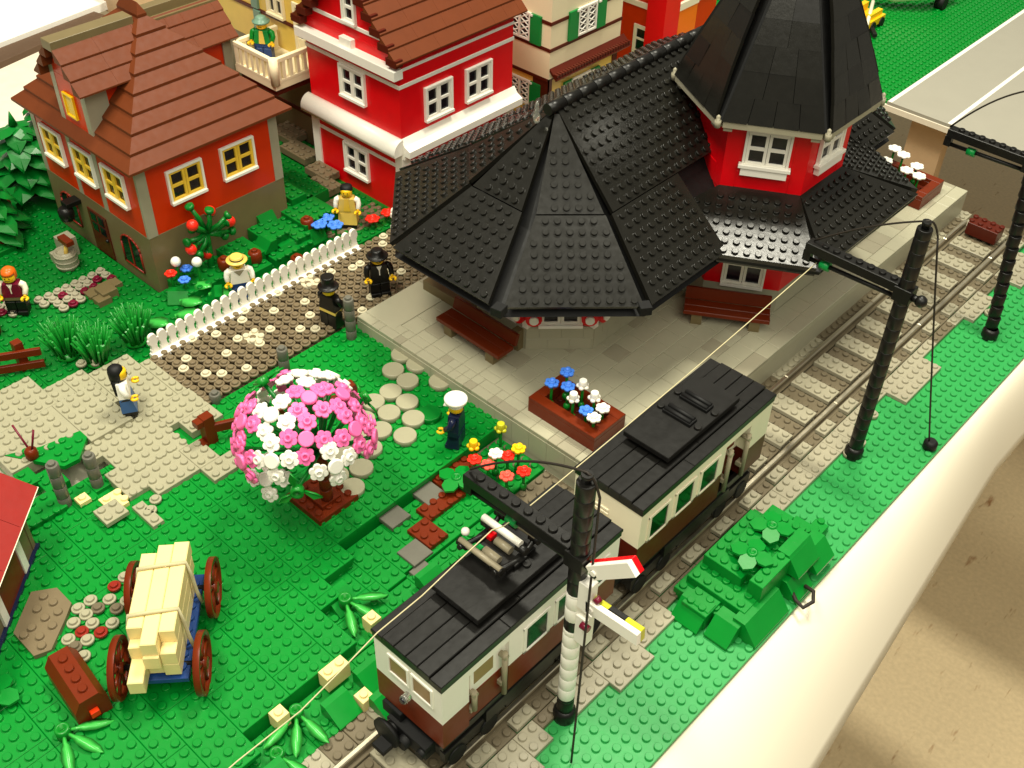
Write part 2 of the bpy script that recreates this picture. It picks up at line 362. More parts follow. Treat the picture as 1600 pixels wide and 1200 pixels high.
# garden ground in front of and behind the houses
m = MB(); g = random.Random(5)
m.box(-104, -40, -.3, -57.5, 78, .7)
rects_plates(m, -66, -1, -57.6, 45, 1.3, g, n=10); rects_plates(m, -96, -20, -66, 7, 1.02, g, n=8, w=4); rects_plates(m, -66, -20, -60, -1, 1.5, g, n=10)
rects_plates(m, -90, 24, -58, 36, 1.6, g, n=8)
for x0, y0, x1, y1, z in ((-66, 8, -62.3, 14, 2.3), (-66, 14, -62.2, 17.4, 3.0), (-65, 15.4, -62.5, 21.3, 2.6), (-66, 18, -62.5, 20.8, 3.6), (-66, 20.8, -61.4, 22.6, 3.0), (-67, 22.5, -62, 27, 3.6), (-72, 26, -66, 29, 3.6), (-62.3, 14.2, -61, 17.2, 2.1), (-62.3, 17.5, -60.8, 22.4, 2.4), (-69, 24, -66, 26, 4.4)):
    m.plate(x0, y0, x1, y1, z, h=z - .6, n=10)
def slope(m, x, y, z0, z1, w=2, d=1.6, rz=0):
    m.at(x, y, 0, rz); m.add([(0, 0, z0), (w, 0, z0), (w, d, z0), (0, d, z0), (0, d * .55, z1), (w, d * .55, z1), (w, d, z1), (0, d, z1), (0, 0, z0 + .2), (w, 0, z0 + .2)], [(8, 9, 5, 4), (4, 5, 6, 7), (0, 1, 9, 8), (2, 3, 7, 6), (1, 2, 6, 5, 9), (0, 8, 4, 7, 3), (3, 2, 1, 0)]); m.free()
for x, y, z0, z1, rz in ((-62, 9.8, 1.3, 2.6, -.6), (-62.2, 15.6, 1.4, 2.8, 1.57), (-64, 17.2, 2.6, 3.8, 0), (-61, 19, 1.5, 2.8, 1.57), (-61, 22.5, 1.5, 3, 1.57), (-65, 19.4, 3, 4.4, 1.57), (-63.4, 6.2, 1.3, 2.5, .8)): slope(m, x, y, z0, z1, rz=rz)
for x0, y0, x1, y1, z in ((-95, -12, -88, -4, 2.2), (-96, -4, -86, 0, 2.6), (-90, 0, -86, 3, 1.8), (-94, 0, -90, 6, 3.2), (-86, -4, -83, 1, 1.6)): m.plate(x0, y0, x1, y1, z, h=z - .6, n=8)
struct(m.build('garden_ground', dgreen, None, (-70, 5, 0)))  # light falling off towards the houses is put into the darker green
m = MB(); g = random.Random(9)
for x, y in ((-73.2, 4.8), (-72.2, 4.8), (-71.3, 4.9), (-73.1, 3.8), (-72.2, 3.8), (-73.1, 2.8), (-72.2, 2.8), (-71.3, 2.9), (-73.1, 1.9), (-72.2, 1.9), (-71.3, 1.9), (-73.1, .9), (-72.2, .9), (-71.3, .9), (-73.1, 0), (-72.2, 0), (-71.3, 0), (-70.3, 0), (-73.1, -1), (-72.2, -1), (-71.3, -1), (-70.3, -1), (-73.2, -2), (-72.2, -2), (-75.7, -4.1), (-74.8, -4.4), (-74, -4.6), (-73, -4.8), (-74.9, -5.3), (-73.9, -5.5), (-76, -5), (-70.4, .9)):
    m.mi = 1 if g.random() < .16 else 0; rnd(m, x, y, 1.45)
m.mi = 2; m.box(-71.2, 1.6, 1.0, -69.8, 5.2, 1.5)
struct(m.build('garden_path', [lgrey, maroon, stone], None, (-73, 0, 0)))
m = MB()
for x0, y0, x1, y1, z in ((-70.4, 27.6, -66.8, 31.6, 2.7), (-72.5, 30.8, -69, 33, 2.9), (-66, 27.4, -62.4, 29.6, 2.2), (-78.6, 32, -74, 34.4, 2.7), (-83, 33.8, -79, 36.4, 2.5), (-63, 24.6, -59.8, 32.2, 1.7)): m.plate(x0, y0, x1, y1, z, h=.8, n=10)
struct(m.build('stone_steps', road_grey, None, (-70, 30, 0)))
# dirt patch, brown plates and tiles below the lawn bank
m = MB(); m.plate(-29.3 + .8, 8.1, -26.6, 11.8, 1.02, h=.5); m.plate(-26.9, 4.9, -25.2, 9, 1.02, h=.5); m.plate(-25.8, 2.9, -23.1, 4.9, 1.02, h=.5)
struct(m.build('brown_soil', rbrown, None, (-26, 7, 0)))
m = MB(); m.plate(-28.2, 12, -23.5, 16, .5, h=.3); m.plate(-22.6, 10, -18.5, 16, .42, h=.3)
struct(m.build('grey_soil', dgrey, None, (-25, 14, 0)))
for k, (x, y, w, d, z, lb) in enumerate(((-28.4, 5.9, 2, 2, 1.05, 'grey square tile set below the bank next to the brown soil'), (-28.7, 2.2, 2, 2, 1.05, 'grey square tile set nearest the flowering tree'), (-24.8, .9, 2, 2, .85, 'grey square tile beside the lower brown plate'), (-22.9, .4, 1.6, 1.6, .55, 'grey square tile half tucked against the train'))):
    tag(MB().box(x, y, z - .4, x + w, y + d, z).build('square_tile', slate), lb, 'tile', 'grey stepping tiles below the bank')
# ---------------------------------------------------------------- station platform
PZ = 3.4
m = MB(); m.box(-47, 16.45, -.3, -15.55, 79.2, PZ - .42, b=.02); r3 = random.Random(31)
def tl(x0, y0, x1, y1): m.mi = 1 if r3.random() < .12 else 0; m.box(x0 + .012, y0 + .012, PZ - .41, x1 - .012, y1 - .012, PZ - r3.random() * .012, b=.05)
x = -47.0
for i in range(int(31.45 // 2)):
    y0 = 18.45 if True else 0; y = y0 - (1 if i % 2 else 0)
    while y < 79:
        a, b = max(y, y0), min(y + 2, 79.2)
        if b - a > .4 and not (x < -43.5 and a < 24): tl(x, a, x + 2, b)
        y += 2
    x += 2
x = -47.0                                # edge course along the lawn side and along the track side
while x < -15.6:
    q = min(r3.choice((1, 2, 2, 1)), -15.55 - x); tl(x, 16.45, x + q, 17.45); tl(x, 17.45, x + q, 18.45); x += q
y = 16.45
while y < 79: q = min(r3.choice((2, 3, 4)), 79.2 - y); tl(-17, y, -15.55, y + q); y += q
m.mi = 0; m.box(-46.95, 17.5, PZ - .2, -43.02, 24.4, PZ + .02)
m.mi = 0
for k in range(16): m.box(-47.02 + k * 2 + .015, 16.42, .6, -47.02 + k * 2 + 1.985 if k < 15 else -15.55, 16.5, PZ - .43, b=.02)
struct(m.build('platform', [plat_grey, lgrey], None, (-31, 48, 0)))
# ---------------------------------------------------------------- station building
st = thing('station_building', 'red station with black studded roofs and a pointed six-sided tower on the grey platform', 'station', (-35.4, 48, PZ))
CX, CY, CY2 = -35.4, 31.4, 60.1; T8 = math.tan(math.pi / 8)
def octring(a, cy1=CY, cy2=CY2):           # corners of the long octagon-ended plan, seen from above, counter-clockwise
    h = a * T8
    return [(CX - h, cy1 - a), (CX + h, cy1 - a), (CX + a, cy1 - h), (CX + a, cy2 + h), (CX + h, cy2 + a), (CX - h, cy2 + a), (CX - a, cy2 + h), (CX - a, cy1 - h)]
def prism(m, ring, z0, z1): return m.ring([[(x, y, z0) for x, y in ring], [(x, y, z1) for x, y in ring]], smooth=False)
m = MB(); prism(m, octring(7.4), PZ, 5.9); rg = octring(7.42)
for (x0, y0), (x1, y1) in zip(rg, rg[1:] + rg[:1]):
    u = nrm((x1 - x0, y1 - y0, 0)); n = V3((u[1], -u[0], 0)); ln = math.hypot(x1 - x0, y1 - y0); m.frame((x0, y0, 0), u, n, UP)
    for r in range(2):
        q = -.8 * r
        while q < ln: m.box(max(q, 0) + .012, -.03, PZ + r * 1.2, min(q + 2, ln) - .012, .05, PZ + 1.18 + r * 1.2); q += 2
    m.free()
m.build('base_wall', plat_grey, st)
m = MB(); prism(m, octring(7.2), 5.9, 16.2); m.build('wall', red, st)
for i, (x, y) in enumerate(octring(7.3)): MB().box(x - .3, y - .3, 5.9, x + .3, y + .3, 14).build('corner_trim', white, st)
def wall_windows(ring, z, ids, w=4, h=4.8):
    for i in ids:
        (x0, y0), (x1, y1) = ring[i], ring[(i + 1) % len(ring)]; u = nrm((x1 - x0, y1 - y0, 0)); n = V3((u[1], -u[0], 0)); ln = math.hypot(x1 - x0, y1 - y0)
        k = max(1, int(ln // 7))
        for q in range(k):
            c = V3((x0, y0, 0)) + u * (ln * (q + .5) / k - w / 2); window(st, (c[0], c[1], z), u, n, w, h)
wall_windows(octring(7.2), 5.95, (0, 1, 2))
m = MB()                                    # round red and white brackets beside the windows
for i in (0, 1, 2):
    (x0, y0), (x1, y1) = octring(7.2)[i], octring(7.2)[i + 1]; u = nrm((x1 - x0, y1 - y0, 0)); n = V3((u[1], -u[0], 0)); m.frame((x0, y0, 7.3), u, n, UP)
    for q in (.5, 5.5):
        m = MB().frame((x0, y0, 7.3), u, n, UP); m.tube([(q, .1, 0), (q, .95, 0)], .75, 14); m.mi = 1; m.tube([(q, .94, 0), (q, 1.2, 0)], .42, 12); m.build('bracket', [red, white], st)
# black under-roof, then the studded plates of both tiers with open hips between them
E0, E1, E2 = (15.0, 14.0), (8.15, 18.25), None
m = MB()
def octlvl(a, z): return [(x, y, z) for x, y in octring(a)]
rl = octlvl(14.6, 12.7); rm = octlvl(7.9, 16.7); A0 = (CX, 30.2, 22.9); A1 = (CX, 61.3, 22.9)
vs = rl + rm + [A0, A1]; fs = [(i, (i + 1) % 8, (i + 1) % 8 + 8, i + 8) for i in range(8)]
fs += [(8, 9, 16), (9, 10, 16), (10, 11, 17, 16), (11, 12, 17), (12, 13, 17), (13, 14, 17), (14, 15, 16, 17), (15, 8, 16), tuple(range(7, -1, -1))]
m.add(vs, fs); m.build('roof_core', soot, st)
def shrink(a, b, d0, d1): a, b = V3(a), V3(b); u = nrm(b - a); return a + u * d0, b - u * d1
ro, ri = octlvl(*E0), octlvl(*E1)
for i in range(8):
    j = (i + 1) % 8
    if i in (5,): continue
    g0, g1 = (.75 if i == 1 else .38, .75 if i == 0 else .38)
    a, b = shrink(ro[i], ro[j], g0, g1); c, d = shrink(ri[j], ri[i], .65 if i == 0 else .3, .65 if i == 1 else .3)
    if i in (2, 6):                         # long sides: split in three plates
        for t0, t1 in (((0, .265), (.86, 1)) if i == 2 else ((0, .36), (.36, .7), (.7, 1))):
            MB().facet([a + (b - a) * t0, a + (b - a) * (t1 - .002), d + (c - d) * (t1 - .002), d + (c - d) * t0], .42).build('lower_roof', roofblack, st)
    else: MB().facet([a, b, c, d], .42).build('lower_roof', roofblack, st)
    ap0, ap1 = V3((CX, 30.2, 24.25)), V3((CX, 61.3, 24.25))
    dz = V3((0, 0, .12)); c, d = shrink(ri[i] + dz, ri[j] + dz, .7 if i == 1 else .45, .7 if i == 0 else .45)
    if i in (0, 1, 7): P = [c, d, ap0 + (d - ap0) * .07, ap0 + (c - ap0) * .07]
    elif i in (3, 4): P = [c, d, ap1 + (d - ap1) * .07, ap1 + (c - ap1) * .07]
    elif i == 2: P = [c, d, ap1, ap0]
    else: P = [c, d, ap0, ap1]
    MB().facet(P, .38).build('upper_roof', roofblack, st)
m = MB(); y = 29.1                          # ridge of half-round tiles
while y < 62: m.tube([(CX, y + .03, 24.35), (CX, y + 1.93, 24.35)], .52, 12); y += 1.98
m.build('ridge_tiles', black, st)
MB().lathe(CX - .2, 28.0, [(.28, 23.6), (.3, 24.2), (.16, 24.5), (.2, 25.1), (.05, 25.5)], 10).build('finial', clear, st)
for x, y, rz in ((-28.9, 16.6, 0.2), (-20.7, 25, .95)): MB().at(x, y, 13.9, rz).box(-.5, -.5, -.5, .5, .5, .3).build('eave_corner', soot, st)
m = MB(); m.box(-45.6, 23.75, PZ, -33.2, 24.7, 4.5); m.box(-33.4, 23.2, PZ, -32.6, 24.6, 5.6); m.build('low_wall', stone, st)
# tower
TX, TY = -25.1, 48.3
def hexr(a, cx=TX, cy=TY):
    R = a / math.cos(math.pi / 6); return [(cx + R * math.cos(math.radians(q)), cy + R * math.sin(math.radians(q))) for q in (-150, -90, -30, 30, 90, 150)]
m = MB(); prism(m, hexr(6.12), PZ, 5.9); m.build('base_wall', plat_grey, st)
m = MB(); prism(m, hexr(6.1), 5.9, 23.0)
for (x0, y0), (x1, y1) in zip(hexr(6.1), hexr(6.1)[1:] + hexr(6.1)[:1]):      # corner pilasters with a fine joint
    u = nrm((x1 - x0, y1 - y0, 0)); n = V3((u[1], -u[0], 0)); m.frame((x0, y0, 0), u, n, UP)
    m.box(-.05, -.1, 16.1, 1.18, .07, 22.9, b=.03); m.box(5.86, -.1, 16.1, 7.1, .07, 22.9, b=.03); m.box(1.22, -.1, 16.1, 5.82, .05, 18.0, b=.02); m.free()
m.build('wall', red, st)
hx = hexr(6.1)
for i in (0, 1, 2, 3):
    (x0, y0), (x1, y1) = hx[i], hx[(i + 1) % 6]; u = nrm((x1 - x0, y1 - y0, 0)); n = V3((u[1], -u[0], 0)); ln = math.hypot(x1 - x0, y1 - y0)
    c = V3((x0, y0, 0)) + u * (ln / 2 - 2) + n * .05
    if i > 0:
        fr = window(st, (c[0], c[1], 18.65), u, n, 4, 3.6); q = MB().frame((c[0], c[1], 18.65), u, n, UP); q.box(-.25, 0, .02, 4.25, .62, .34); q.box(0, 0, -.72, 4, .5, .0); q.build('window_sill', white, fr)
    if i == 1: window(st, (c[0], c[1], 5.95), u, n, 4, 4.8)
m = MB()
for (x0, y0), (x1, y1) in zip(hexr(8.0), hexr(8.0)[1:] + hexr(8.0)[:1]):
    u = nrm((x1 - x0, y1 - y0, 0)); n = V3((u[1], -u[0], 0)); m.frame((x0, y0, 0), u, n, UP)
    m.box(.5, -2.0, 22.95, 8.74, .02, 23.5); m.box(.6, -1.9, 22.55, 1.35, -.2, 22.94); m.box(7.9, -1.9, 22.55, 8.65, -.2, 22.94); m.free()
for x, y in hexr(7.9): m.lathe(x, y, [(.3, 22.9), (.3, 23.5), (.14, 23.55), (.2, 23.85), (.05, 24.0)], 8)
m.build('tower_eave', lgrey, st)
apex = V3((TX, TY, 41.2)); m = MB(); rb = [V3((x, y, 23.4)) for x, y in hexr(7.7)]; m.add(rb + [apex - V3((0, 0, .8))], [(i, (i + 1) % 6, 6) for i in range(6)]); m.build('tower_core', soot, st)
r4 = random.Random(8)
for i in range(6):                           # smooth tiled faces, a darker open joint at every hip
    a, b = V3((*hexr(8.1)[i], 23.55)), V3((*hexr(8.1)[(i + 1) % 6], 23.55)); m = MB(); K = 9
    nn = nrm(np.cross(b - a, apex - a)); mid = (a + b) / 2; bul = lambda q: nn * (.55 * math.sin(math.pi * min(q * 1.1, 1)))
    for k in range(K):
        q0, q1 = k / K * .985, (k + 1) / K * .985
        a0, b0, b1, a1 = a + (apex - a) * q0 + bul(q0), b + (apex - b) * q0 + bul(q0), b + (apex - b) * q1 + bul(q1), a + (apex - a) * q1 + bul(q1)
        u = nrm(b - a); g = .42
        if np.linalg.norm(b1 - a1) < 1.0: continue
        a0, a1, b0, b1 = a0 + u * g, a1 + u * g, b0 - u * g, b1 - u * g
        nt = max(1, int(np.linalg.norm(b0 - a0) // 2))
        for t in range(nt):
            lo, hi = t / nt, (t + 1) / nt; d = nn * r4.uniform(-.04, .04); d2 = nn * r4.uniform(-.04, .04)
            m.mi = 1 if r4.random() < .12 else 0
            m.slab([a0 + (b0 - a0) * (lo + .003) + d, a0 + (b0 - a0) * (hi - .003) + d, a1 + (b1 - a1) * (hi - .003) + d2, a1 + (b1 - a1) * (lo + .003) + d2], .3)
    m.build('tower_roof', [roofblack, black], st)
# skirt roofs round the tower
H = [(x, y, 16.45) for x, y in hexr(6.1)]
MB().facet([(-28.6, 30.7, 14), (-13.5, 39.4, 14), H[2], H[1]], 1.1).build('skirt_roof', roofblack, st)
MB().facet([(-13.0, 40.1, 14), (-13.0, 56.6, 14), H[3], H[2]], .9).build('skirt_roof', roofblack, st)
MB().facet([(-13.4, 57.3, 14), (-27, 65.1, 14), H[4], H[3]], .42).build('skirt_roof', roofblack, st)
m = MB(); m.slab([(-28.4, 31, 13.55), (-13.3, 39.7, 13.55), (-13.2, 56.6, 13.55), (-27, 64.6, 13.55)], .3, UP)
m.add([(-28.4, 31, 13.5), (-13.3, 39.7, 13.5), (-13.2, 56.6, 13.5), (-27, 64.6, 13.5)] + [(x, y, 15.9) for x, y in (hexr(6.1)[1], hexr(6.1)[2], hexr(6.1)[3], hexr(6.1)[4])], [(0, 1, 5, 4), (1, 2, 6, 5), (2, 3, 7, 6)])
m.build('skirt_core', soot, st)
# ---------------------------------------------------------------- benches and planters on the platform
def bench(loc, rz, label):
    t = thing('bench', label, 'bench', loc, rz, 'benches on the platform', local=True)
    for y in (0, 1): MB().box(-4, y + .01, 1.2, 4, y + .99, 1.6).build('seat', rbrown, t)
    MB().at(0, 2.1, 1.55, 0, (-.3, 'X')).box(-4, 0, 0, 4, .38, 1.15).build('backrest', rbrown, t)
    for x in (-2.7, 2.7): MB().box(x - .5, .2, 0, x + .5, 2, 1.19).build('leg', stone, t)
    return t
bench((-36.1, 20.1, PZ), -.02, 'reddish brown plank bench on grey feet in front of the low grey wall')
bench((-20.9, 39.2, PZ), .56, 'reddish brown plank bench in the shade under the tower side roof')
def planter(name, x0, y0, x1, y1, z, label):
    t = thing('planter', label, 'planter', ((x0 + x1) / 2, (y0 + y1) / 2, z), 0, 'brick planters on the platform'); m = MB()
    for a in ((x0, y0, x1, y0 + 1), (x0, y1 - 1, x1, y1), (x0, y0 + 1, x0 + 1, y1 - 1), (x1 - 1, y0 + 1, x1, y1 - 1)):
        m.box(a[0] + .006, a[1] + .006, z, a[2] - .006, a[3] - .006, z + 1.18); m.box(a[0] + .006, a[1] + .006, z + 1.2, a[2] - .006, a[3] - .006, z + 1.6)
    m.build('box', rbrown, t); MB().box(x0 + .9, y0 + .9, z, x1 - .9, y1 - .9, z + .5).studs(x0 + 1, y0 + 1, x1 - 1, y1 - 1, z + .5).build('soil', dbrown, t)
planter('p', -26.6, 18, -19.3, 22.1, PZ, 'reddish brown brick planter with blue and white flowers on the platform beside the train')
planter('p', -24.6, 71.5, -17.6, 76.6, PZ, 'reddish brown brick planter with white flowers at the far end of the platform')
def flower(x, y, z0, z1, mat, label, cat='flower', group=None, n=6, r=.62, kind=0, lean=(0, 0), cm=None):
    t = thing('flower', label, cat, (x, y, z0), 0, group); hx, hy = x + lean[0], y + lean[1]
    m = MB(); m.tube([(x, y, z0), ((x + hx) / 2, (y + hy) / 2, (z0 + z1) / 2 + .1), (hx, hy, z1)], .13, 7); m.lathe(x, y, [(.32, z0 + .1), (.3, z0 + .5), (.14, z0 + .7)], 8); m.build('stem', leafg, t)
    head(MB(), hx, hy, z1, n, r, kind).build('blossom', mat, t); return t
def head(m, x, y, z, n=6, r=.62, kind=0):
    if kind == 0:                            # flat blossom with round petals
        for k in range(n): a = 2 * math.pi * k / n; m.lathe(x + r * .62 * math.cos(a), y + r * .62 * math.sin(a), [(r * .42, z), (r * .42, z + .16), (r * .36, z + .2)], 10)
        m.lathe(x, y, [(r * .5, z - .02), (r * .5, z + .21), (.3, z + .22), (.3, z + .38), (.26, z + .4), (.15, z + .4), (.13, z + .14)], 12)
    elif kind == 1:                          # tulip-like: flared base with a stud-like top
        for k in range(5): a = 2 * math.pi * k / 5; m.sphere(x + .36 * math.cos(a), y + .36 * math.sin(a), z + .12, .24, 8, 5, .8)
        m.lathe(x, y, [(.3, z), (.42, z + .3), (.34, z + .55), (.34, z + .72), (.3, z + .76)], 12)
    else: m.sphere(x, y, z + .2, r, 12, 8)
    return m
gp = 'flowers in the platform planter'
for x, y, z, lb in ((-24.9, 20.9, 6.9, 'tallest blue flower at the back of the planter'), (-25.2, 19.3, 6.5, 'blue flower at the end of the planter away from the train'), (-24, 20, 6.4, 'blue flower beside the uppermost white bloom of the planter'), (-21.3, 19.2, 5.9, 'lone blue flower among the white ones of the planter')):
    flower(x, y, PZ + .5, z, mblue, lb, group=gp)
for x, y, z, k, lb in ((-23.2, 21, 6.3, 1, 'white tulip bloom standing tallest in the planter'), (-22.8, 19.3, 6.2, 1, 'white tulip bloom in the middle of the planter front'), (-21.6, 20.6, 6.2, 1, 'white tulip bloom in the middle of the planter back'), (-20.5, 20.4, 5.9, 0, 'flat white flower at the train end of the planter, further from the lawn'), (-20.3, 19, 5.9, 0, 'flat white flower at the train end of the planter, nearer the lawn')):
    flower(x, y, PZ + .5, z, white, lb, group=gp, kind=k)
for x, y, z, lb in ((-23.8, 76, 6.6, 'white flower at the back corner of the far planter'), (-22.4, 75.4, 6.6, 'biggest white flower of the far planter'), (-23.4, 73.4, 6.3, 'white flower of the far planter nearest the black roof'), (-20.8, 73.3, 6.2, 'white flower of the far planter, middle of the front'), (-19.3, 73.3, 6.1, 'white flower of the far planter nearest the track'), (-20.4, 74.9, 6.2, 'small white flower of the far planter behind the front one')):
    flower(x, y, PZ + .5, z, white, lb, group='flowers in the far planter', kind=0, r=.75)
# ---------------------------------------------------------------- railcar and trailer
def car(y0, y1, label, motor):
    t = thing('railcar', label, 'railcar', (-11.4, (y0 + y1) / 2, 1.16), 0, 'railcars on the track'); xl, xr = -14.4, -8.4
    m = MB(); m.box(xl + .5, y0 + .4, 3.4, xr - .5, y1 - .4, 4.79)
    m.box(xl + .2, y0 + 1.2, 4.2, xr - .2, y1 - 1.2, 4.79); m.box(xr - .55, y0 + 4, 3.0, xr - .1, y1 - 4, 4.2); m.box(xr - .9, y0 + 6, 2.4, xr - .2, y1 - 6, 3.4)
    m.build('underframe', black, t)
    for yc in (y0 + 3, y1 - 3):
        m = MB(); m.box(-13.6, yc - 2.4, 2.0, -9.2, yc + 2.4, 3.4)
        for sx in (-14.0, -9.2): m.box(sx, yc - 2.6, 2.1, sx + .45, yc + 2.6, 3.2)
        bo = m.build('bogie', black, t)
        for dy in (-1.5, 1.5):
            m = MB()
            for sx in (-14.1, -8.9): m.tube([(sx - .25, yc + dy, 1.95), (sx + .25, yc + dy, 1.95)], .8, 16)
            m.tube([(-14, yc + dy, 1.95), (-9, yc + dy, 1.95)], .16, 8); m.build('wheelset', soot, bo)
    dr0, dr1 = (y0 + 2.3, y0 + 5.9) if motor else (y1 - 6.1, y1 - 2.8)       # recessed door bay
    m = MB(); m.box(xl, y0, 4.8, xr, dr0, 7.5); m.box(xl, dr1, 4.8, xr, y1, 7.5); m.box(xl, dr0 + .003, 4.8, xr - (.25 if motor else .9), dr1 - .003, 7.5)
    m.build('lower_side', rbrown if motor else dbrown, t)
    m = MB(); ztop = 11.0
    m.box(xl, y0, 7.502, xr, dr0, ztop, b=.03); m.box(xl, dr1, 7.502, xr, y1, ztop, b=.03); m.box(xl, dr0 + .003, 7.502, xr - (.3 if motor else .9), dr1 - .003, ztop)
    m.box(xr - .55, dr0 + .003, 10.2, xr - .02, dr1 - .003, ztop)
    m.build('upper_side', white if motor else cream, t)
    ws = [y0 + 7.5, y0 + 10.55, y0 + 13.6] if motor else [y0 + 1.2, y0 + 4.3, y0 + 7.35]
    for y in ws:
        for sx, n in ((xr, X1), (xl, -X1)):
            m = MB().frame((sx, y if n[0] > 0 else y + 2, 7.62), Y1 * (1 if n[0] > 0 else -1), n, UP)
            m.box(-.28, 0, -.1, 0, .1, 2.5); m.box(2, 0, -.1, 2.28, .1, 2.5); m.box(-.28, 0, 2.3, 2.28, .09, 2.55); m.box(-.28, 0, -.12, 2.28, .1, .06)
            f = m.build('window', white if motor else cream, t); MB().frame((sx, y if n[0] > 0 else y + 2, 7.62), Y1 * (1 if n[0] > 0 else -1), n, UP).box(0, .0, .06, 2, .03, 2.3, b=.001).build('pane', trainglass, f)
    dx = .3 if motor else .9; m = MB().frame((xr - dx, dr0 + .3, 7.6), Y1, X1, UP); m.box(0, 0, .6, 2.3, .12, 2.6); f = m.build('door', rbrown if not motor else white, t)
    MB().frame((xr - dx, dr0 + .6, 8.4), Y1, X1, UP).box(0, .1, .2, 1.7, .15, 1.5, b=.001).build('pane', beigeglass, f)
    for y in ((dr0 + .35, dr1 - .5) if motor else (dr0 + .6, dr1 - .3)):
        m = MB(); m.tube([(xr + .12, y, 5.2 if y > dr0 + 1 or not motor else 6.4), (xr + .12, y, 9.6 if y > dr0 + 1 or not motor else 8.3)], .2, 8); m.tube([(xr - .5, y, 9.2 if y > dr0 + 1 or not motor else 8.1), (xr + .3, y, 9.2 if y > dr0 + 1 or not motor else 8.1)], .22, 8); m.box(xr - .4, y - .3, 6.2, xr + .1, y + .3, 6.6); m.build('handrail', rodgrey, t)
    m = MB(); x = xl - .12                      # roof of long smooth strips, lower eave strips at both sides
    for k in range(6):
        y = y0 - .12
        while y < y1 + .1:
            q = random.choice((6, 8)); m.box(x + .02 + k * 1.04, y + .008, 11.4, x + 1.02 + k * 1.04, min(y + q, y1 + .12) - .008, 11.82 - (.0 if 0 < k < 5 else .14), b=.05); y += q
    m.box(xl - .05, y0 - .05, 10.99, xr + .05, y1 + .05, 11.41); m.box(xl + .03, y0 - .02, 10.97, xr - .03, y0 + .2, 11.2)
    m.build('roof', black, t)
    d0, d1 = (y0 + 4.3, y0 + 12.6) if motor else (y0 + 4.3, y0 + 13.2)
    m = MB(); m.box(-13.3, d0 + .6, 11.82, -9.9, d1 - .6, 12.25); m.box(-13.65, d0, 12.25, -9.6, d1, 12.68); hood = m.build('roof_hood', black, t)
    if not motor:
        for y in (d0 + 3.6, d0 + 5.7):
            m = MB(); m.box(-12.9, y, 12.68, -10.4, y + .9, 12.95)
            for q in (.22, .68): m.tube([(-12.8, y + q, 12.98), (-10.5, y + q, 12.98)], .19, 8)
            m.build('roof_vent', soot, hood)
            [MB().stud(q, y + .4, 12.68, 12).build('stud_cap', black, hood) for q in (-9.95, -13.3)]
    for sgn, ye in ((-1, y0), (1, y1)):
        m = MB(); m.box(-13.2, ye - .5 if sgn < 0 else ye - .4, 2.6, -9.6, ye + .4 if sgn < 0 else ye + .5, 3.8); m.tube([(-11.4, ye, 3), (-11.4, ye + sgn * 1.0, 3)], .5, 10)
        if sgn < 0 and motor:
            m.tube([(-12.6, ye, 3.2), (-12.6, ye - .8, 3.2)], .45, 12); m.tube([(-12.6, ye - .75, 3.2), (-12.6, ye - .95, 3.2), (-12.6, ye - 1.2, 3.2)], [.8, 1.15, 1.15], 18); m.tube([(-9.9, ye, 3.2), (-9.9, ye - .8, 3.2)], .35, 12); m.box(-13.1, ye - 2, 2.1, -12, ye - .3, 2.5)
            m.box(-13.9, ye - .2, 3.6, -12.2, ye + .2, 4.6)
        m.build('coupler', soot, t)
    if motor:
        for x in (-13.0, -10.9):
            m = MB().frame((x, y0, 8.7), X1, -Y1, UP); m.box(-.15, 0, -.15, 1.75, .1, .02); m.box(-.15, 0, 1.55, 1.75, .1, 1.75); m.box(-.15, 0, .02, .02, .1, 1.55); m.box(1.58, 0, .02, 1.75, .1, 1.55); f = m.build('window', white, t)
            MB().frame((x, y0, 8.7), X1, -Y1, UP).box(.02, 0, .02, 1.58, .03, 1.55, b=.001).build('pane', beigeglass, f)
        m = MB(); m.tube([(-11.4, y0, 7.6), (-11.4, y0 - .55, 7.6)], .3, 12); hl = m.build('headlight', clear, t); MB().tube([(-11.4, y0 - .4, 7.6), (-11.4, y0 - .66, 7.6)], [.24, .2], 12).build('lens', glass, hl)
        # pantograph folded on the hood
        m = MB()
        for x0, x1, y, z, r in ((-14.2, -10.6, y0 + 7.4, 13.9, .22), (-13.3, -10.8, y0 + 10.9, 13.9, .22), (-12.9, -11.6, y0 + 8.3, 13.2, .3), (-12.9, -11.6, y0 + 9.4, 13.2, .3)): m.tube([(x0, y, z), (x1, y, z)], r, 10)
        pg = m.build('pantograph', rodgrey, t)
        m = MB()
        for x in (-13.9, -10.9):
            m.tube([(x, y0 + 7.0, 13.7), (x, y0 + 9.5, 12.9), (x, y0 + 11.2, 13.9)], .2, 8); m.box(x - .3, y0 + 8.7, 12.6, x + .3, y0 + 9.9, 13.1)
            for y in (y0 + 7.4, y0 + 9.65, y0 + 10.9): m.tube([(x - .4, y, 13.75), (x + .4, y, 13.75)], .3, 10)
        m.box(-13.6, y0 + 8.2, 12.68, -10.8, y0 + 10.9, 12.95); m.stud(-10.4, y0 + 9.6, 12.68); m.build('pantograph_frame', black, pg)
        MB().tube([(-14.3, y0 + 9.65, 14.15), (-11, y0 + 9.65, 14.15)], .26, 10).build('contact_bar', white, pg)
        m = MB(); m.sphere(-14.3, y0 + 8.0, 14.1, .3, 10, 6); m.sphere(-13.9, y0 + 12.5, 13.2, .3, 10, 6); m.build('insulator', white, pg)
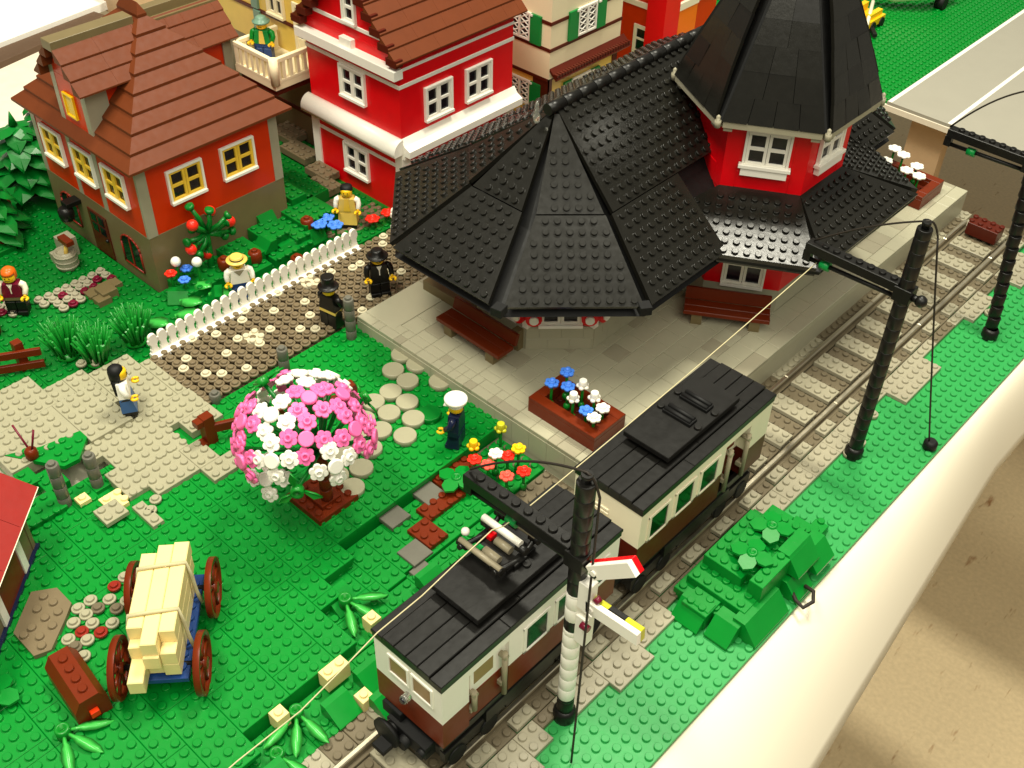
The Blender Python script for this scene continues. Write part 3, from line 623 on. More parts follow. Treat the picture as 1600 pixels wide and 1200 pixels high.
        m = MB(); m.box(-13.6, y0 + 9.2, 13.0, -13.2, y0 + 9.8, 13.35); m.mi = 1; m.box(-13.5, y0 + 8.0, 13.0, -13.1, y0 + 8.5, 13.2); m.mi = 0; m.tube([(-13.6, y0 + 11.6, 13.2), (-12.9, y0 + 11.6, 13.2)], .2, 8); m.build('pantograph_clip', [red, shutter], pg)
    else:
        m = MB()
        for k in range(3): m.box(-13.2, y0 - .1, 8.6 + k * .4, -11.2, y0, 8.75 + k * .4)
        m.build('end_grille', cream, t)
    return t
car(-10, 6.9, 'black-roofed white and brown motor railcar with a folded pantograph, leading the train', True)
car(9.3, 25.8, 'black-roofed cream and brown trailer railcar with two roof vents, behind the motor car', False)
# ---------------------------------------------------------------- catenary masts
def mast(x, y, label, h=23.6, lean=(0, 0), tip=-9, arm_z=17.5, white_to=None, cable=None):
    t = thing('catenary_mast', label, 'mast', (x, y, 0), 0, 'masts along the track')
    lx = lambda z: x + lean[0] * z / h; ly = lambda z: y + lean[1] * z / h
    def seg(m, z0, z1, r=.6):
        z = z0
        while z < z1 - .05:
            q = min(1.2, z1 - z); m.at(lx(z) , ly(z), 0); m.lathe(0, 0, [(r - .02, z), (r, z + .05), (r, z + q - .07), (r - .03, z + q)], 14); z += q
        m.free()
    m = MB()
    seg(m, 14.0 if white_to else 0, h)
    b_ = MB(); b_.lathe(x, y, [(.78, 0), (.8, .2), (.8, .9), (.6, 1.2)], 16)
    if white_to: seg(b_, 0, 2.7)
    b_.build('foot', black, t); m.lathe(lx(h), ly(h), [(.3, h), (.3, h + .3), (.36, h + .35), (.36, h + .6)], 10)
    m.box(lx(arm_z) - .7, ly(arm_z) - .62, arm_z - .5, lx(arm_z) + .7, ly(arm_z) + .62, arm_z + .75); m.tube([(lx(arm_z) + .5, ly(arm_z), arm_z), (lx(arm_z) + 1.4, ly(arm_z), arm_z)], .3, 10); m.sphere(lx(arm_z) + 1.4, ly(arm_z), arm_z, .5, 10, 6)
    m.build('pole', black, t)
    if white_to:
        for q0, q1, mt_, nm_ in ((2.7, 10.4, white, 'white_pole'), (10.4, 11.4, black, 'pole_band'), (11.4, 14.0, white, 'white_pole')): m = MB(); seg(m, q0, q1, .6); m.build(nm_, mt_, t)
    m = MB(); ax, ay = lx(arm_z), ly(arm_z); m.box(ax + tip, ay - .5, arm_z + .1, ax - .5, ay + .5, arm_z + .9)
    for k in range(int(-tip) - 1): m.stud(ax - 1.1 - k, ay, arm_z + .9, 12)
    m.box(ax + tip - .15, ay - .3, arm_z - .9, ax + tip + .5, ay + .3, arm_z + .1)
    a = m.build('arm', black, t)
    m = MB(); m.tube([(ax + tip + .1, ay, arm_z - .75), (ax - .4, ay, arm_z - .55)], .2, 8); m.build('lower_rod', black, a)
    m = MB(); m.tube([(-11.9, ay, arm_z - .74), (-11.1, ay, arm_z - .72)], .4, 10); m.build('insulator', shutter, a)
    if cable: MB().tube(cable, .085, 6).build('cable', rubber, t)
    return t
def arc(p0, p1, sag, n=14):
    p0, p1 = V3(p0), V3(p1); return [p0 + (p1 - p0) * k / n - UP * sag * 4 * (k / n) * (1 - k / n) for k in range(n + 1)]
t0 = mast(-6.2, -.6, 'black catenary mast with a white lower pole and two semaphore arms, beside the motor railcar', white_to=True, tip=-9.2, arm_z=17.0, cable=arc((-15.2, -.6, 18.1), (-6.2, -.6, 24.3), -.8) + arc((-6.1, -.6, 24.25), (-5.4, -.3, 22.6), -.35, 6) + arc((-5.4, -.3, 22.6), (-3.5, -3, .2), .1))
mast(-4.72, 36.27, 'black catenary mast standing upright beside the platform bench, a thin cable hanging to a weight', tip=-8.6, arm_z=17.6, cable=arc((-12.9, 36.3, 18.6), (-4.7, 36.3, 24.2), -.4) + arc((-4.6, 36.4, 24.2), (-4.0, 37.4, 22.6), -.35, 6) + arc((-4.0, 37.4, 22.6), (-.4, 41.7, .6), .15))
mast(-3.4, 60.5, 'black catenary mast at the right edge of the view, leaning, near the buffer block', lean=(-3.4, 3.2), tip=-8.2, arm_z=17.2, cable=arc((-14.2, 63, 18), (-6.6, 63.8, 24.2), -1.2))
MB().lathe(-.3, 41.8, [(.3, 0), (.62, .2), (.62, .75), (.4, 1.0)], 14).build('cable_weight', soot); tag(bpy.data.objects['cable_weight'], 'small black round weight holding the mast cable at the table edge', 'weight')
m = MB()                                     # semaphore arms
m.box(-5.75, -1.0, 13.2, -4.9, -.2, 15.6); m.box(-5.75, -1.0, 9.8, -4.9, -.2, 12.4); m.build('signal_bracket', white, t0)
for nm, z, ang, col in (('semaphore_arm', 17.0, math.radians(44), red), ('semaphore_arm', 13.8, math.radians(4), ylgreen)):
    m = MB().frame((-5.0, -1.0, z), (math.cos(ang), 0, math.sin(ang)), (0, 1, 0), (-math.sin(ang), 0, math.cos(ang)))
    m.box(-.1, 0, -.5, 3.8, .38, .5); m.mi = 1; m.box(-.1 if col is red else .0, .4, -.5, 3.8, .78, .5); m.mi = 2
    if col is not red: m.box(1.3, .39, -.52, 2.6, .8, .52)
    m.mi = 0; m.tube([(.3, -.12, 0), (.3, .9, 0)], .2, 8); m.build(nm, [white, col, black], t0)
m = MB(); m.tube([(-5.2, -1.1, 12.0), (-4.6, -1.1, 12.0)], .25, 8); m.tube([(-4.7, -.6, 14.6), (-4.4, -.6, 14.4)], .26, 8); m.build('signal_lamp', maroon, t0)
# contact wire strung over the train
pts = arc((-12.2, 36.3, 16.9), (-11.5, -.6, 16.3), .3, 14) + [(-11.5, -1.5, 16.4), (-11.5, -2.5, 16.9), (-11.5, -5.5, 16.5), (-11.5, -8.4, 16.0), (-11.5, -11.9, 15.9), (-11.5, -14.5, 15.2), (-11.5, -17.6, 14.5), (-11.5, -21.8, 14.6), (-11.5, -34, 13.6)]
tag(MB().tube(pts, .042, 6).build('contact_wire', string), 'pale string contact wire running over the train roofs between two masts', 'wire')
# ---------------------------------------------------------------- green rock by the track
t = thing('green_rock', 'stepped green brick outcrop with slopes between the track and the table edge', 'rock', (-3, 19, 0))
m = MB()
for x0, y0, x1, y1, z in ((-7, 13, -1.6, 24, 1.2), (-6.6, 14, -1.4, 23, 2.0), (-6.4, 15.6, -3, 22, 3.2), (-4.4, 16.5, -2.2, 23.5, 3.0), (-2.4, 15.6, -1.2, 21.8, 3.6), (-5.4, 17, -4, 20, 3.6), (-5.6, 20.6, -3.6, 24, 2.8), (-4, 22, -1.8, 25.4, 1.6), (-2.8, 24, -1.6, 26.6, 1.2), (-5.6, 12, -3.4, 14, 1.6)):
    m.plate(x0, y0, x1, y1, z, h=z, n=12, gap=.01)
for x, y, z0, z1, rz, w in ((-5.9, 11.2, .1, 1.7, 0, 2.4), (-3.1, 11.6, .1, 1.6, 0, 2), (.35, 13.2, .1, 1.9, 1.57, 4.6), (.4, 18.8, .1, 1.7, 1.57, 2.4), (.3, 21.6, 1.0, 2.6, 1.57, 2.6), (-.2, 19.4, 2.0, 3.8, 1.57, 3)): slope(m, x, y, z0, z1, w=w, d=2.2, rz=rz)
m.mi = 0; m.build('rock_face', green, t)
m = MB(); m.tube([(-.6, 19.3, .9), (.3, 18.7, .7), (1.1, 18.4, .8), (1.4, 19.3, .95), (.9, 20.2, .9), (.1, 20.3, .8)], .16, 8); tag(m.build('cable_loop', rubber), 'dark cable loop sticking out over the table edge below the green rock', 'cable')
def leaf4(x, y, z, label, rz=.4, group=None, mat=None):
    m = MB(); z += .3
    for k in range(4):
        a = rz + k * math.pi / 2; m.at(x, y, z, a)
        loop0 = [(.2, -.26), (.75, -.66), (1.3, -.6), (1.72, 0), (1.3, .6), (.75, .66), (.2, .26)]
        m.ring([[(px, py, .0 - .12 * px) for px, py in loop0], [(px, py, .2 - .12 * px) for px, py in loop0]], smooth=False)
    m.free(); m.lathe(x, y, [(.42, z - .3), (.42, z + .3), (.22, z + .32), (.2, z + .1)], 14, caps=(True, True))
    o = m.build('leaf_plant', mat or green); return tag(o, label, 'plant', group)
leaf4(-3.9, 20.8, 3.75, 'four-leaf green plant on top of the green rock, the one nearer the trailer', .5, 'four-leaf plants')
leaf4(-3.5, 17.5, 3.7, 'four-leaf green plant on top of the green rock, the one nearer the semaphore', .2, 'four-leaf plants')
leaf4(-26.4, 9.1, 1.5, 'four-leaf green plant standing on the brown soil below the bank', .2, 'four-leaf plants')
leaf4(-34, -27, 2.2, 'four-leaf green plant at the lower left corner by the log', .6, 'four-leaf plants')
# ---------------------------------------------------------------- houses
def hip_courses(m, x0, y0, x1, y1, z0, n, r=1.1, h=1.2, gable=None):
    """roof of overlapping sloped courses; each course a chamfered frustum with a small vertical lip"""
    for k in range(n):
        a0, b0, a1, b1 = x0 + k * r, y0 + k * r, x1 - k * r, y1 - k * r
        if a1 - a0 < .5 or b1 - b0 < .5: break
        z = z0 + k * h; q = r + .12
        L = lambda i, zz: [(a0 + i, b0 + i, zz), (a1 - i, b0 + i, zz), (a1 - i, b1 - i, zz), (a0 + i, b1 - i, zz)]
        m.ring([L(.0, z), L(0, z + .26), L(min(q, (b1 - b0) / 2 - .02, (a1 - a0) / 2 - .02), z + h + .05)], smooth=False)
    return m
def gable_courses(m, o, u, v, length, half, z0, r=1.1, h=1.2, cap=None, n=None):
    """two-sided roof: ridge along u, v across; o = middle of the start gable at eave level"""
    o, u, v = V3(o), nrm(u), nrm(v); n = n or int(round(half / r))
    for sgn in (-1, 1):
        for k in range(n):
            c0, c1 = half - k * r, max(half - (k + 1) * r - .12, 0); z = z0 + k * h; x = 0
            while x < length - .01:
                q = min(random.choice((2, 4, 4)), length - x); a, b = x + .008, x + q - .008
                P = lambda s, c, zz: o + u * s + v * sgn * c + UP * (zz)
                m.add([P(a, c0, z), P(b, c0, z), P(b, c0, z + .16), P(a, c0, z + .16), P(a, c1, z + h + .04), P(b, c1, z + h + .04), P(a, c1, z), P(b, c1, z)],
                      [(0, 1, 2, 3), (3, 2, 5, 4), (0, 3, 4, 6), (1, 7, 5, 2), (4, 5, 7, 6), (0, 6, 7, 1)]); x += q
    return m
# --- orange half-timbered house with brown hip roof
oh = thing('timbered_house', 'orange-red house with yellow windows, grey posts, stone ground floor and brown hip roof', 'house', (-75.6, 15.3, 1)); HX, HY, HX0, HY1 = -66.1, 7.2, -85.0, 23.4
m = MB(); m.box(HX0, HY, .8, HX, HY1, 7.4); m.build('base_wall', stone, oh)
m = MB(); m.box(HX0 + .02, HY + .02, 7.4, HX - .02, HY1 - .02, 15.3); m.build('wall', rust, oh)
for a in ((HX - .3, HY - .02, HX + .03, HY + 1.05), (HX - .3, HY1 - 1.02, HX + .03, HY1 + .02), (-73.75, HY - .04, -72.95, HY + .3), (-78.35, HY - .04, -77.6, HY + .3), (HX0 - .03, HY - .04, HX0 + .75, HY + .3)): MB().box(a[0], a[1], 7.38, a[2], a[3], 15.2).build('timber_post', lgrey, oh)
window(oh, (HX, 10.2, 9.95), Y1, X1, 4, 3.6, white, yelframe); window(oh, (HX, 16.3, 9.95), Y1, X1, 4, 3.6, white, yelframe)
for x in (-72.0, -77.5, -83.2): window(oh, (x + .0, HY, 9.85), X1, -Y1, 3.8, 3.6, white, yelframe)
def arch(parent, p, u, n, w, h, fmat, gmat, name='arched_window'):
    m = MB().frame(p, u, n, UP); pts = [(0, 0), (w, 0), (w, h - w * .35)] + [(w / 2 + w / 2 * math.cos(a), h - w * .35 + w * .35 * math.sin(a)) for a in (math.pi * k / 8 for k in range(1, 8))] + [(0, h - w * .35)]
    m.ring([[(x, -.05, z) for x, z in pts], [(x, .03, z) for x, z in pts]], smooth=False); f = m.build(name, gmat, parent)
    m = MB().frame(p, u, n, UP)
    for (xa, za), (xb, zb) in list(zip(pts, pts[1:] + pts[:1])): m.tube([(xa, .04, za), (xb, .04, zb)], .1, 6)
    m.box(w / 2 - .08, .02, .1, w / 2 + .08, .1, h - .2); m.build('frame', fmat, f); return f
arch(oh, (-71.9, HY, 2.2), X1, -Y1, 3.4, 3.6, rustred, glass); arch(oh, (-83.2, HY, 2.4), X1, -Y1, 3.2, 3.4, rustred, glass)
m = MB().frame((-77.6, HY, 1), X1, -Y1, UP); m.box(0, -.02, 0, 3.4, .12, 5); d = m.build('door', dbrown, oh)
m = MB().frame((-77.6, HY, 1), X1, -Y1, UP)
for a, b in ((.5, 2.6), (1.9, 2.6), (.5, 3.8), (1.9, 3.8)): m.box(a, .1, b, a + 1, .16, b + .9, b=.01)
m.build('pane', glass, d); MB().sphere(-74.7, HY - .2, 3.2, .2, 8, 6).build('handle', black, d)
m = hip_courses(MB(), HX0 - 1.2, HY - 1.0, HX + 1.0, HY1 + 1.4, 15.0, 10); m.build('roof', roofbrown, oh)
m = MB()                                     # fine joints in the roof courses are cut as thin dark strips
# dormer facing the lane
DZ = 15.6; m = MB(); m.box(-77.6, HY - .02, DZ - .8, -72.2, HY + 7, 21.0); m.add([(-77.6, HY - .02, 21), (-72.2, HY - .02, 21), (-74.9, HY - .02, 24.2), (-77.6, HY + 7, 21), (-72.2, HY + 7, 21), (-74.9, HY + 7, 24.2)], [(0, 1, 2), (5, 4, 3), (1, 4, 5, 2), (0, 2, 5, 3)]); dm = m.build('dormer', rust, oh)
m = MB(); m.box(-73.0, HY - .05, 15.5, -72.12, HY + 2.2, 20.6); m.box(-77.75, HY - .05, 15.5, -77.0, HY + .4, 21.6); m.box(-78, HY - .3, 15.0, -72, HY + .1, 15.5); m.build('dormer_post', lgrey, dm)
f = MB().frame((-76.1, HY, 16.9), X1, -Y1, UP); f.box(0, 0, 0, 1.8, .25, .2); f.box(0, 0, 2.2, 1.8, .25, 2.4); f.box(0, 0, .2, .2, .25, 2.2); f.box(1.6, 0, .2, 1.8, .25, 2.2); f = f.build('dormer_window', yellow, dm); MB().frame((-76.1, HY, 16.9), X1, -Y1, UP).box(.2, 0, .2, 1.6, .12, 2.2, b=.01).build('pane', yelframe, f)
m = gable_courses(MB(), (-74.9, HY - 1, 20.6), Y1, X1, 8.2, 4.0, 0, r=1.05, h=1.2, n=3); m.mi = 1; m.box(-75.7, HY - 1, 24.0, -74.1, HY + 7.4, 24.9); m.build('dormer_roof', [roofbrown, stone], dm)
m = MB(); m.box(-90, 20, .8, -83.3, 30.4, 15.6); m.build('rear_wall', rust, oh)
m = MB(); m.box(-83.6, 29.4, .8, -83.1, 30.5, 15.5); m.build('timber_post', lgrey, oh)
m = gable_courses(MB(), (-86.6, 18, 15.2), Y1, X1, 13, 4.5, 0, n=3); m.mi = 1; m.slab([(-88, 18, 18.7), (-85.1, 18, 18.7), (-85.1, 31, 18.7), (-88, 31, 18.7)], .4, UP); m.box(-87.2, 18, 18.7, -86, 31, 19.7); m.build('rear_roof', [roofbrown, stone], oh)
# --- bright red house with white bands
rh = thing('red_house', 'tall bright red house with white bands, white roll moulding and brown roof', 'house', (-65.6, 41.4, 1.6)); RX, RY, RX0, RY1 = -58.4, 33.2, -72.9, 50.0
m = MB(); m.box(RX0, RY, 1.2, RX, RY1, 20); 
xc = (RX0 + RX) / 2
for y in (RY + .02, RY1 - .8): m.ring([[(xc - 7.1, y, 20.001), (xc + 7.1, y, 20.001), (xc + .2, y, 27.4), (xc - .2, y, 27.4)], [(xc - 7.1, y + .7, 20.001), (xc + 7.1, y + .7, 20.001), (xc + .2, y + .7, 27.4), (xc - .2, y + .7, 27.4)]], smooth=False)
m.build('wall', red, rh)
m = MB()                                     # white bands, posts and mouldings
def band(z0, z1, o=.1): m.box(RX0 - o, RY - o, z0, RX + o, RY1 + o, z1)
band(7.3, 7.7); band(16.5, 16.9); band(18.3, 18.6, .08)
for x, y in ((RX, RY), (RX0, RY), (RX, RY1)): m.box(x - (.95 if x == RX else .2), y - (.2 if y == RY else .95), 1.3, x + (.2 if x == RX else .95), y + (.95 if y == RY else .2), 9.28)
m.box(RX0 - .4, RY - 1.1, 17.9, RX + .6, RY + .05, 18.9); m.box(xc - .9, RY - .6, 18.9, xc + .9, RY + .05, 19.8)
m.box(xc - 5.4, RY - .08, 20.9, xc + 5.4, RY + .1, 21.3); m.build('trim', white, rh)
m = MB(); K = 8                               # quarter-round moulding above the ground floor
for ax in (0, 1):
    prof = [(1.3 * math.cos(math.pi / 2 * k / K), 9.7 + 1.3 * math.sin(math.pi / 2 * k / K)) for k in range(K + 1)] + [(0, 9.3), (1.3, 9.3)]
    if ax == 0: m.ring([[(RX0 - .5, RY - o, z) for o, z in prof], [(RX + .25, RY - o, z) for o, z in prof]])
    else: prof = [(0, 11.0), (.5, 10.3), (1.3, 9.95), (1.3, 9.2), (0, 9.2)]; m.ring([[(RX + o, RY - .1, z) for o, z in prof], [(RX + o, RY1 + .4, z) for o, z in prof]], smooth=False)
m.box(RX, RY - .1, 8.7, RX + .5, RY1 + .3, 9.19); m.build('roll_moulding', white, rh)
for y in (36.5, 42.5): window(rh, (RX, y, 11.7), Y1, X1, 4, 3.9); window(rh, (RX, y, 2.9), Y1, X1, 4, 4)
window(rh, (-67.5, RY, 12.8), X1, -Y1, 4, 3.7); window(rh, (-67.8, RY, 3.6), X1, -Y1, 4, 3.7)
window(rh, (-66.2, RY, 21.3), X1, -Y1, 2, 3.4, cols=1)
m = gable_courses(MB(), (xc, RY - 1.0, 19.6), Y1, X1, RY1 - RY + 2.2, 8.2, 0, n=7); m.mi = 1
for sg in (-1, 1):
    for k in range(7): m.box(min(xc + sg * (8.1 - k * 1.1), xc + sg * (6.6 - k * 1.1)), RY - 1.02, 19.3 + k * 1.2, max(xc + sg * (8.1 - k * 1.1), xc + sg * (6.6 - k * 1.1)), RY - .1, 20.1 + k * 1.2)
m.build('roof', [roofbrown, dbrown], rh)
# --- cream house with brown bands and green shutters
ch = thing('shuttered_house', 'cream and tan house with dark brown bands and green shutters beside the red house', 'house', (-67, 66, 1.6)); QX, QY = -60.0, 58.2
m = MB(); m.box(-76, QY, 1.2, QX, 71, 8.6); m.build('lower_wall', tan, ch)
m = MB(); m.box(-76.2, QY - .25, 8.61, QX + .25, 71.2, 30); m.build('upper_wall', pinkwhite, ch)
m = MB()
for z in (12.0, 15.2): m.box(-76.3, QY - .34, z, QX + .34, 71.3, z + .4)
m.box(QX - 2.4, QY - .1, 1.3, QX + .14, QY + .02, 8.6); m.box(QX, QY - .1, 1.3, QX + .14, QY + .5, 8.6); m.box(QX - .3, 70.2, 1.3, QX + .14, 71.1, 8.6); m.box(-76.3, QY - .3, 8.2, QX, QY - .02, 8.6); m.box(QX, QY + .5, 8.3, QX + .12, 71, 8.6)
m.build('timber_band', dbrown, ch)
m = MB(); m.slab([(QX + .2, QY - .2, 10.0), (QX + 1.5, QY - .2, 8.9), (QX + 1.5, 72, 8.9), (QX + .2, 72, 10.0)], .3)
y = QY - .2
while y < 72: m.box(QX + .9, y, 9.25, QX + 1.5, y + .34, 9.55); y += .5
m.build('canopy', dbrown, ch)
def lattice(parent, p, u, n, w, h, shw=1.6, fm=None):
    fm = fm or white; m = MB().frame(p, u, n, UP); m.box(0, 0, 0, w, .25, .25); m.box(0, 0, h - .25, w, .25, h); m.box(0, 0, .25, .22, .25, h - .25); m.box(w - .22, 0, .25, w, .25, h - .25); m.box(w / 2 - .14, 0, .25, w / 2 + .14, .25, h - .25)
    for sx in (0.22, w / 2 + .14):
        ww = w / 2 - .36
        for k in range(4):
            z0 = .25 + (h - .5) * k / 4; z1 = .25 + (h - .5) * (k + 1) / 4
            m.tube([(sx, .12, z0), (sx + ww, .12, z1)], .09, 5); m.tube([(sx, .12, z1), (sx + ww, .12, z0)], .09, 5)
    f = m.build('lattice_window', fm, parent); MB().frame(p, u, n, UP).box(.1, 0, .1, w - .1, .02, h - .1, b=.001).build('pane', glass, f)
    for x in (-shw - .06, w + .06):
        m = MB().frame(p, u, n, UP); m.box(x, 0, -.1, x + shw, .3, h); s_ = m.build('shutter', shutter, f)
        MB().frame(p, u, n, UP).box(x + (shw - .4 if x < 0 else 0), .3, h - .25, x + (shw if x < 0 else .4), .45, h + .02).build('hinge', white, s_)
for z, hh in ((12.6, 3.4), (4.2, 3.0)): lattice(ch, (QX + .26 if z > 9 else QX, 62.6, z), Y1, X1, 3.4, hh)
lattice(ch, (-66.2, QY - .26, 12.5), X1, -Y1, 3.4, 3.4); lattice(ch, (-66.2, QY, 4.2), X1, -Y1, 3.4, 3.2); lattice(ch, (QX + .26, 62.6, 19), Y1, X1, 3.4, 3.4)
# --- brick-red building with a red chimney stack
bh = thing('brick_red_building', 'brick-red building with cream trim, a bright red chimney stack and an orange end', 'house', (-68, 86, 1.4))
m = MB(); m.box(-78, 80.3, .7, -59.5, 92, 16); m.build('wall', rust, bh)
m = MB(); m.box(-78.2, 80.0, 9.9, -59.3, 92.2, 10.6); m.box(-78.2, 80.05, .7, -59.3, 80.3, 1.5); m.build('trim', cream, bh)
m = MB(); m.box(-62, 79.6, .7, -59.1, 82.8, 26); m.build('chimney', [red, redflower], bh)
m = MB(); m.box(-60, 82.9, .7, -59.2, 87, 9.8); m.mi = 1; m.box(-60.1, 82.85, 9.8, -59.1, 87.1, 10.8); m.build('end_wall', [orange, cream], bh)
m = MB().frame((-64.2, 80.3, 1.5), X1, -Y1, UP); m.box(0, 0, 0, .5, .2, 6); m.box(2.5, 0, 0, 3, .2, 6); m.box(.5, 0, 5.5, 2.5, .2, 6); m.box(.5, 0, 0, 2.5, .15, 2.6); m.box(.5, 0, 4, 2.5, .15, 4.3); d = m.build('door', cream, bh); MB().frame((-64.2, 80.3, 1.5), X1, -Y1, UP).box(.5, 0, 2.6, 2.5, .08, 5.5, b=.01).build('pane', glass, d)
window(bh, (-68.6, 80.3, 5.5), X1, -Y1, 2, 3, cream, cols=1)
# --- tan house with a balcony, behind
th = thing('balcony_house', 'tan house with an ivory balcony between the brown roof and the red house', 'house', (-84, 41, 1.6)); BY = 36.5
m = MB(); m.box(-96, BY, 1.2, -73.6, 48, 11.6); m.build('lower_wall', stone, th)
m = MB(); m.box(-96, BY + .02, 11.6, -73.4, 48, 30); m.build('upper_wall', tan, th)
m = MB(); m.box(-96.2, BY - .12, 5.0, -73.5, BY + .1, 5.5); m.box(-96.2, BY - .12, 15.4, -73.5, BY + .1, 15.8); m.box(-75, BY - .14, 6, -74, BY + .1, 10.5); m.build('timber_band', dbrown, th)
m = MB(); m.box(-82.4, 30.2, 11.4, -75.2, BY, 12.2); m.mi = 1; m.box(-82, 30.6, 10.6, -75.6, BY, 11.4); bal_ = m.build('balcony', [pinkwhite, dbrown], th)
m = MB()
for a, b, u in (((-82.2, 30.4, 12.2), 6.8, X1), ((-75.4, 30.4, 12.2), 5.8, Y1), ((-82.2, 30.4, 12.2), 5.8, Y1)):
    m.frame(a, u, np.cross(UP, u), UP); m.box(0, -.25, 2.3, b, .25, 2.75); m.box(0, -.22, 0, b, .22, .3); q = .0
    while q < b: m.box(q, -.2, .3, q + (.75 if q < .1 or q > b - 1.2 else .42), .2, 2.3); q += .98
m.free(); m.tube([(-75.4, 30.4, 12), (-75.4, 30.4, 15)], .5, 12); m.build('balustrade', pinkwhite, bal_)
m = MB().frame((-79.0, BY, 12.2), X1, -Y1, UP); m.box(0, 0, 0, .5, .25, 6.4); m.box(2.9, 0, 0, 3.4, .25, 6.4); m.box(.5, 0, 5.9, 2.9, .25, 6.4); m.box(.5, 0, 0, 2.9, .2, 2.4); m.box(.5, 0, 4, 2.9, .22, 4.3); m.box(1.55, 0, 2.4, 1.85, .22, 5.9); d = m.build('door', pinkwhite, th); MB().frame((-79.0, BY, 12.2), X1, -Y1, UP).box(.5, 0, 2.4, 2.9, .06, 5.9, b=.01).build('pane', glass, d)
window(th, (-83.6, BY, 15.9), X1, -Y1, 3, 4.2, pinkwhite)
m = MB()
for k in range(5): m.box(-86.6 + .2 * (k % 2), BY - .3, 11.8 + k * 2, -85.4 + .2 * (k % 2), BY, 13.6 + k * 2)
m.build('climbing_leaves', sandgreen, th)
# --- red-roofed hut standing diagonally at the left edge
a45 = -math.pi / 4; hu = thing('wooden_hut', 'hut with a faded red roof, white posts and a brown door at the left edge', 'hut', (-44.4, -18.4, L), a45, local=True)
m = MB(); m.box(0, -12, 0, 13, 0, 5); m.build('wall', stone, hu)          # local x runs along the front wall towards the viewer's left
m = MB(); m.box(-.02, -.5, 0, .5, .06, 5.2); m.build('corner_post', stone, hu)
for q in (2.0, 6.8): MB().box(q, -.2, 0, q + .8, .18, 5.2).build('white_post', white, hu)
m = MB(); m.box(2.8, -.2, 0, 6.8, .08, 5.0); m.build('door', rbrown, hu)
m = MB(); m.box(-.2, -.2, -.3, 13, .3, .3); m.build('sill', navy, hu)
m = MB()
for q0, q1 in ((-1.2, 2.75), (2.79, 6.75), (6.79, 13.5)):
    for r0, r1 in ((0, .33), (.336, .66), (.666, 1)): m.slab([(q0, 1.2 - 7.2 * r0, 5.4 + 5 * r0), (q1, 1.2 - 7.2 * r0, 5.4 + 5 * r0), (q1, 1.2 - 7.2 * r1, 5.4 + 5 * r1), (q0, 1.2 - 7.2 * r1, 5.4 + 5 * r1)], .4, nrm((0, .57, .82)))
m.mi = 1; m.slab([(-1.25, 1.25, 5.35), (13.5, 1.25, 5.35), (13.5, 1.0, 5.45), (-1.25, 1.0, 5.45)], .45, nrm((0, .57, .82))); m.build('roof', [hutred, cream], hu)
# ---------------------------------------------------------------- white picket fences
def picket(y0, n, label, x=-57.3):
    t = thing('picket_fence', label, 'fence', (x, y0, L), 0, 'white picket fences along the cobbled road')
    MB().box(x - .2, y0, L + .1, x + .9, y0 + n, L + .5).build('base', white, t)
    for k in range(n):
        m = MB().frame((x, y0 + k, L + .4), Y1, X1, UP); pts = [(.12, 0), (.88, 0), (.88, .45), (.8, .5), (.8, 1.0), (.9, 1.1), (.9, 1.75)] + [(.5 + .4 * math.cos(a), 1.75 + .4 * math.sin(a)) for a in (math.pi * q / 8 for q in range(1, 8))] + [(.1, 1.75), (.1, 1.1), (.2, 1.0), (.2, .5), (.12, .45)]
        m.ring([[(p, -.15, z) for p, z in pts], [(p, .18, z) for p, z in pts]], smooth=False); m.box(-.02, -.1, 1.15, 1.02, .12, 1.6); m.build('picket', white, t)
picket(.4, 25, 'long white picket fence between the garden and the cobbled road')
picket(30.2, 5, 'short white picket fence by the red house, half hidden by the station roof')
# ---------------------------------------------------------------- grey posts
def post(x, y, h, label, mat=slate):
    m = MB(); z = L - .2
    while z < L + h - .1: m.lathe(x, y, [(.46, z), (.5, z + .05), (.5, z + 1.08), (.46, z + 1.16)], 16); z += 1.2
    m.stud(x, y, z, 16); return tag(m.build('stone_post', mat), label, 'post', 'grey round posts')
post(-46.4, 7.3, 3.4, 'grey round post at the lawn edge behind the flowering tree'); post(-46.5, 15.2, 3.6, 'grey round post at the corner of the station platform')
post(-46.8, -11.6, 3.4, 'grey round post beside the pale path, nearer of the two there'); post(-46.7, -14.5, 3.6, 'grey round post beside the red-roofed hut')
post(-48.2, 1.0, 1.0, 'low grey round post at the near end of the cobbled road')
# ---------------------------------------------------------------- stepping stones
ss = [(-41, 16.6, 'stepping stone touching the platform, first of its row'), (-38.9, 16.6, 'stepping stone touching the platform, second of its row'), (-39.9, 14.5, 'stepping stone below the first two, in the second row'), (-37.8, 14.4, 'stepping stone of the second row, left of the lone stone'), (-35.6, 16.4, 'lone pale stepping stone beside the white-capped figure'),
      (-37.8, 12.3, 'stepping stone starting the third row'), (-35.7, 12.4, 'stepping stone ending the third row, next to the green round tile'), (-37.9, 10.3, 'stepping stone of the fourth row, left end beside the tree crown'), (-35.8, 10.3, 'stepping stone in the middle of the fourth row'), (-33.7, 11.3, 'stepping stone at the right end of the fourth row'), (-36.8, 8.2, 'stepping stone of the fifth row half under the tree blossoms'), (-34.7, 8.3, 'stepping stone in the middle of the fifth row'), (-32.6, 9.3, 'stepping stone at the bank end of the fifth row'), (-35.6, 6.2, 'stepping stone of the sixth row beside the blossoms'), (-33.6, 6.2, 'stepping stone of the sixth row nearest the bank'), (-34.5, 4.2, 'stepping stone of the seventh row touching the tree crown'), (-32.4, 4.1, 'stepping stone of the seventh row nearest the bank'), (-33.2, 2.1, 'stepping stone beside the brown tree base'), (-31.2, 2.1, 'last stepping stone, nearest the grey tiles below the bank')]
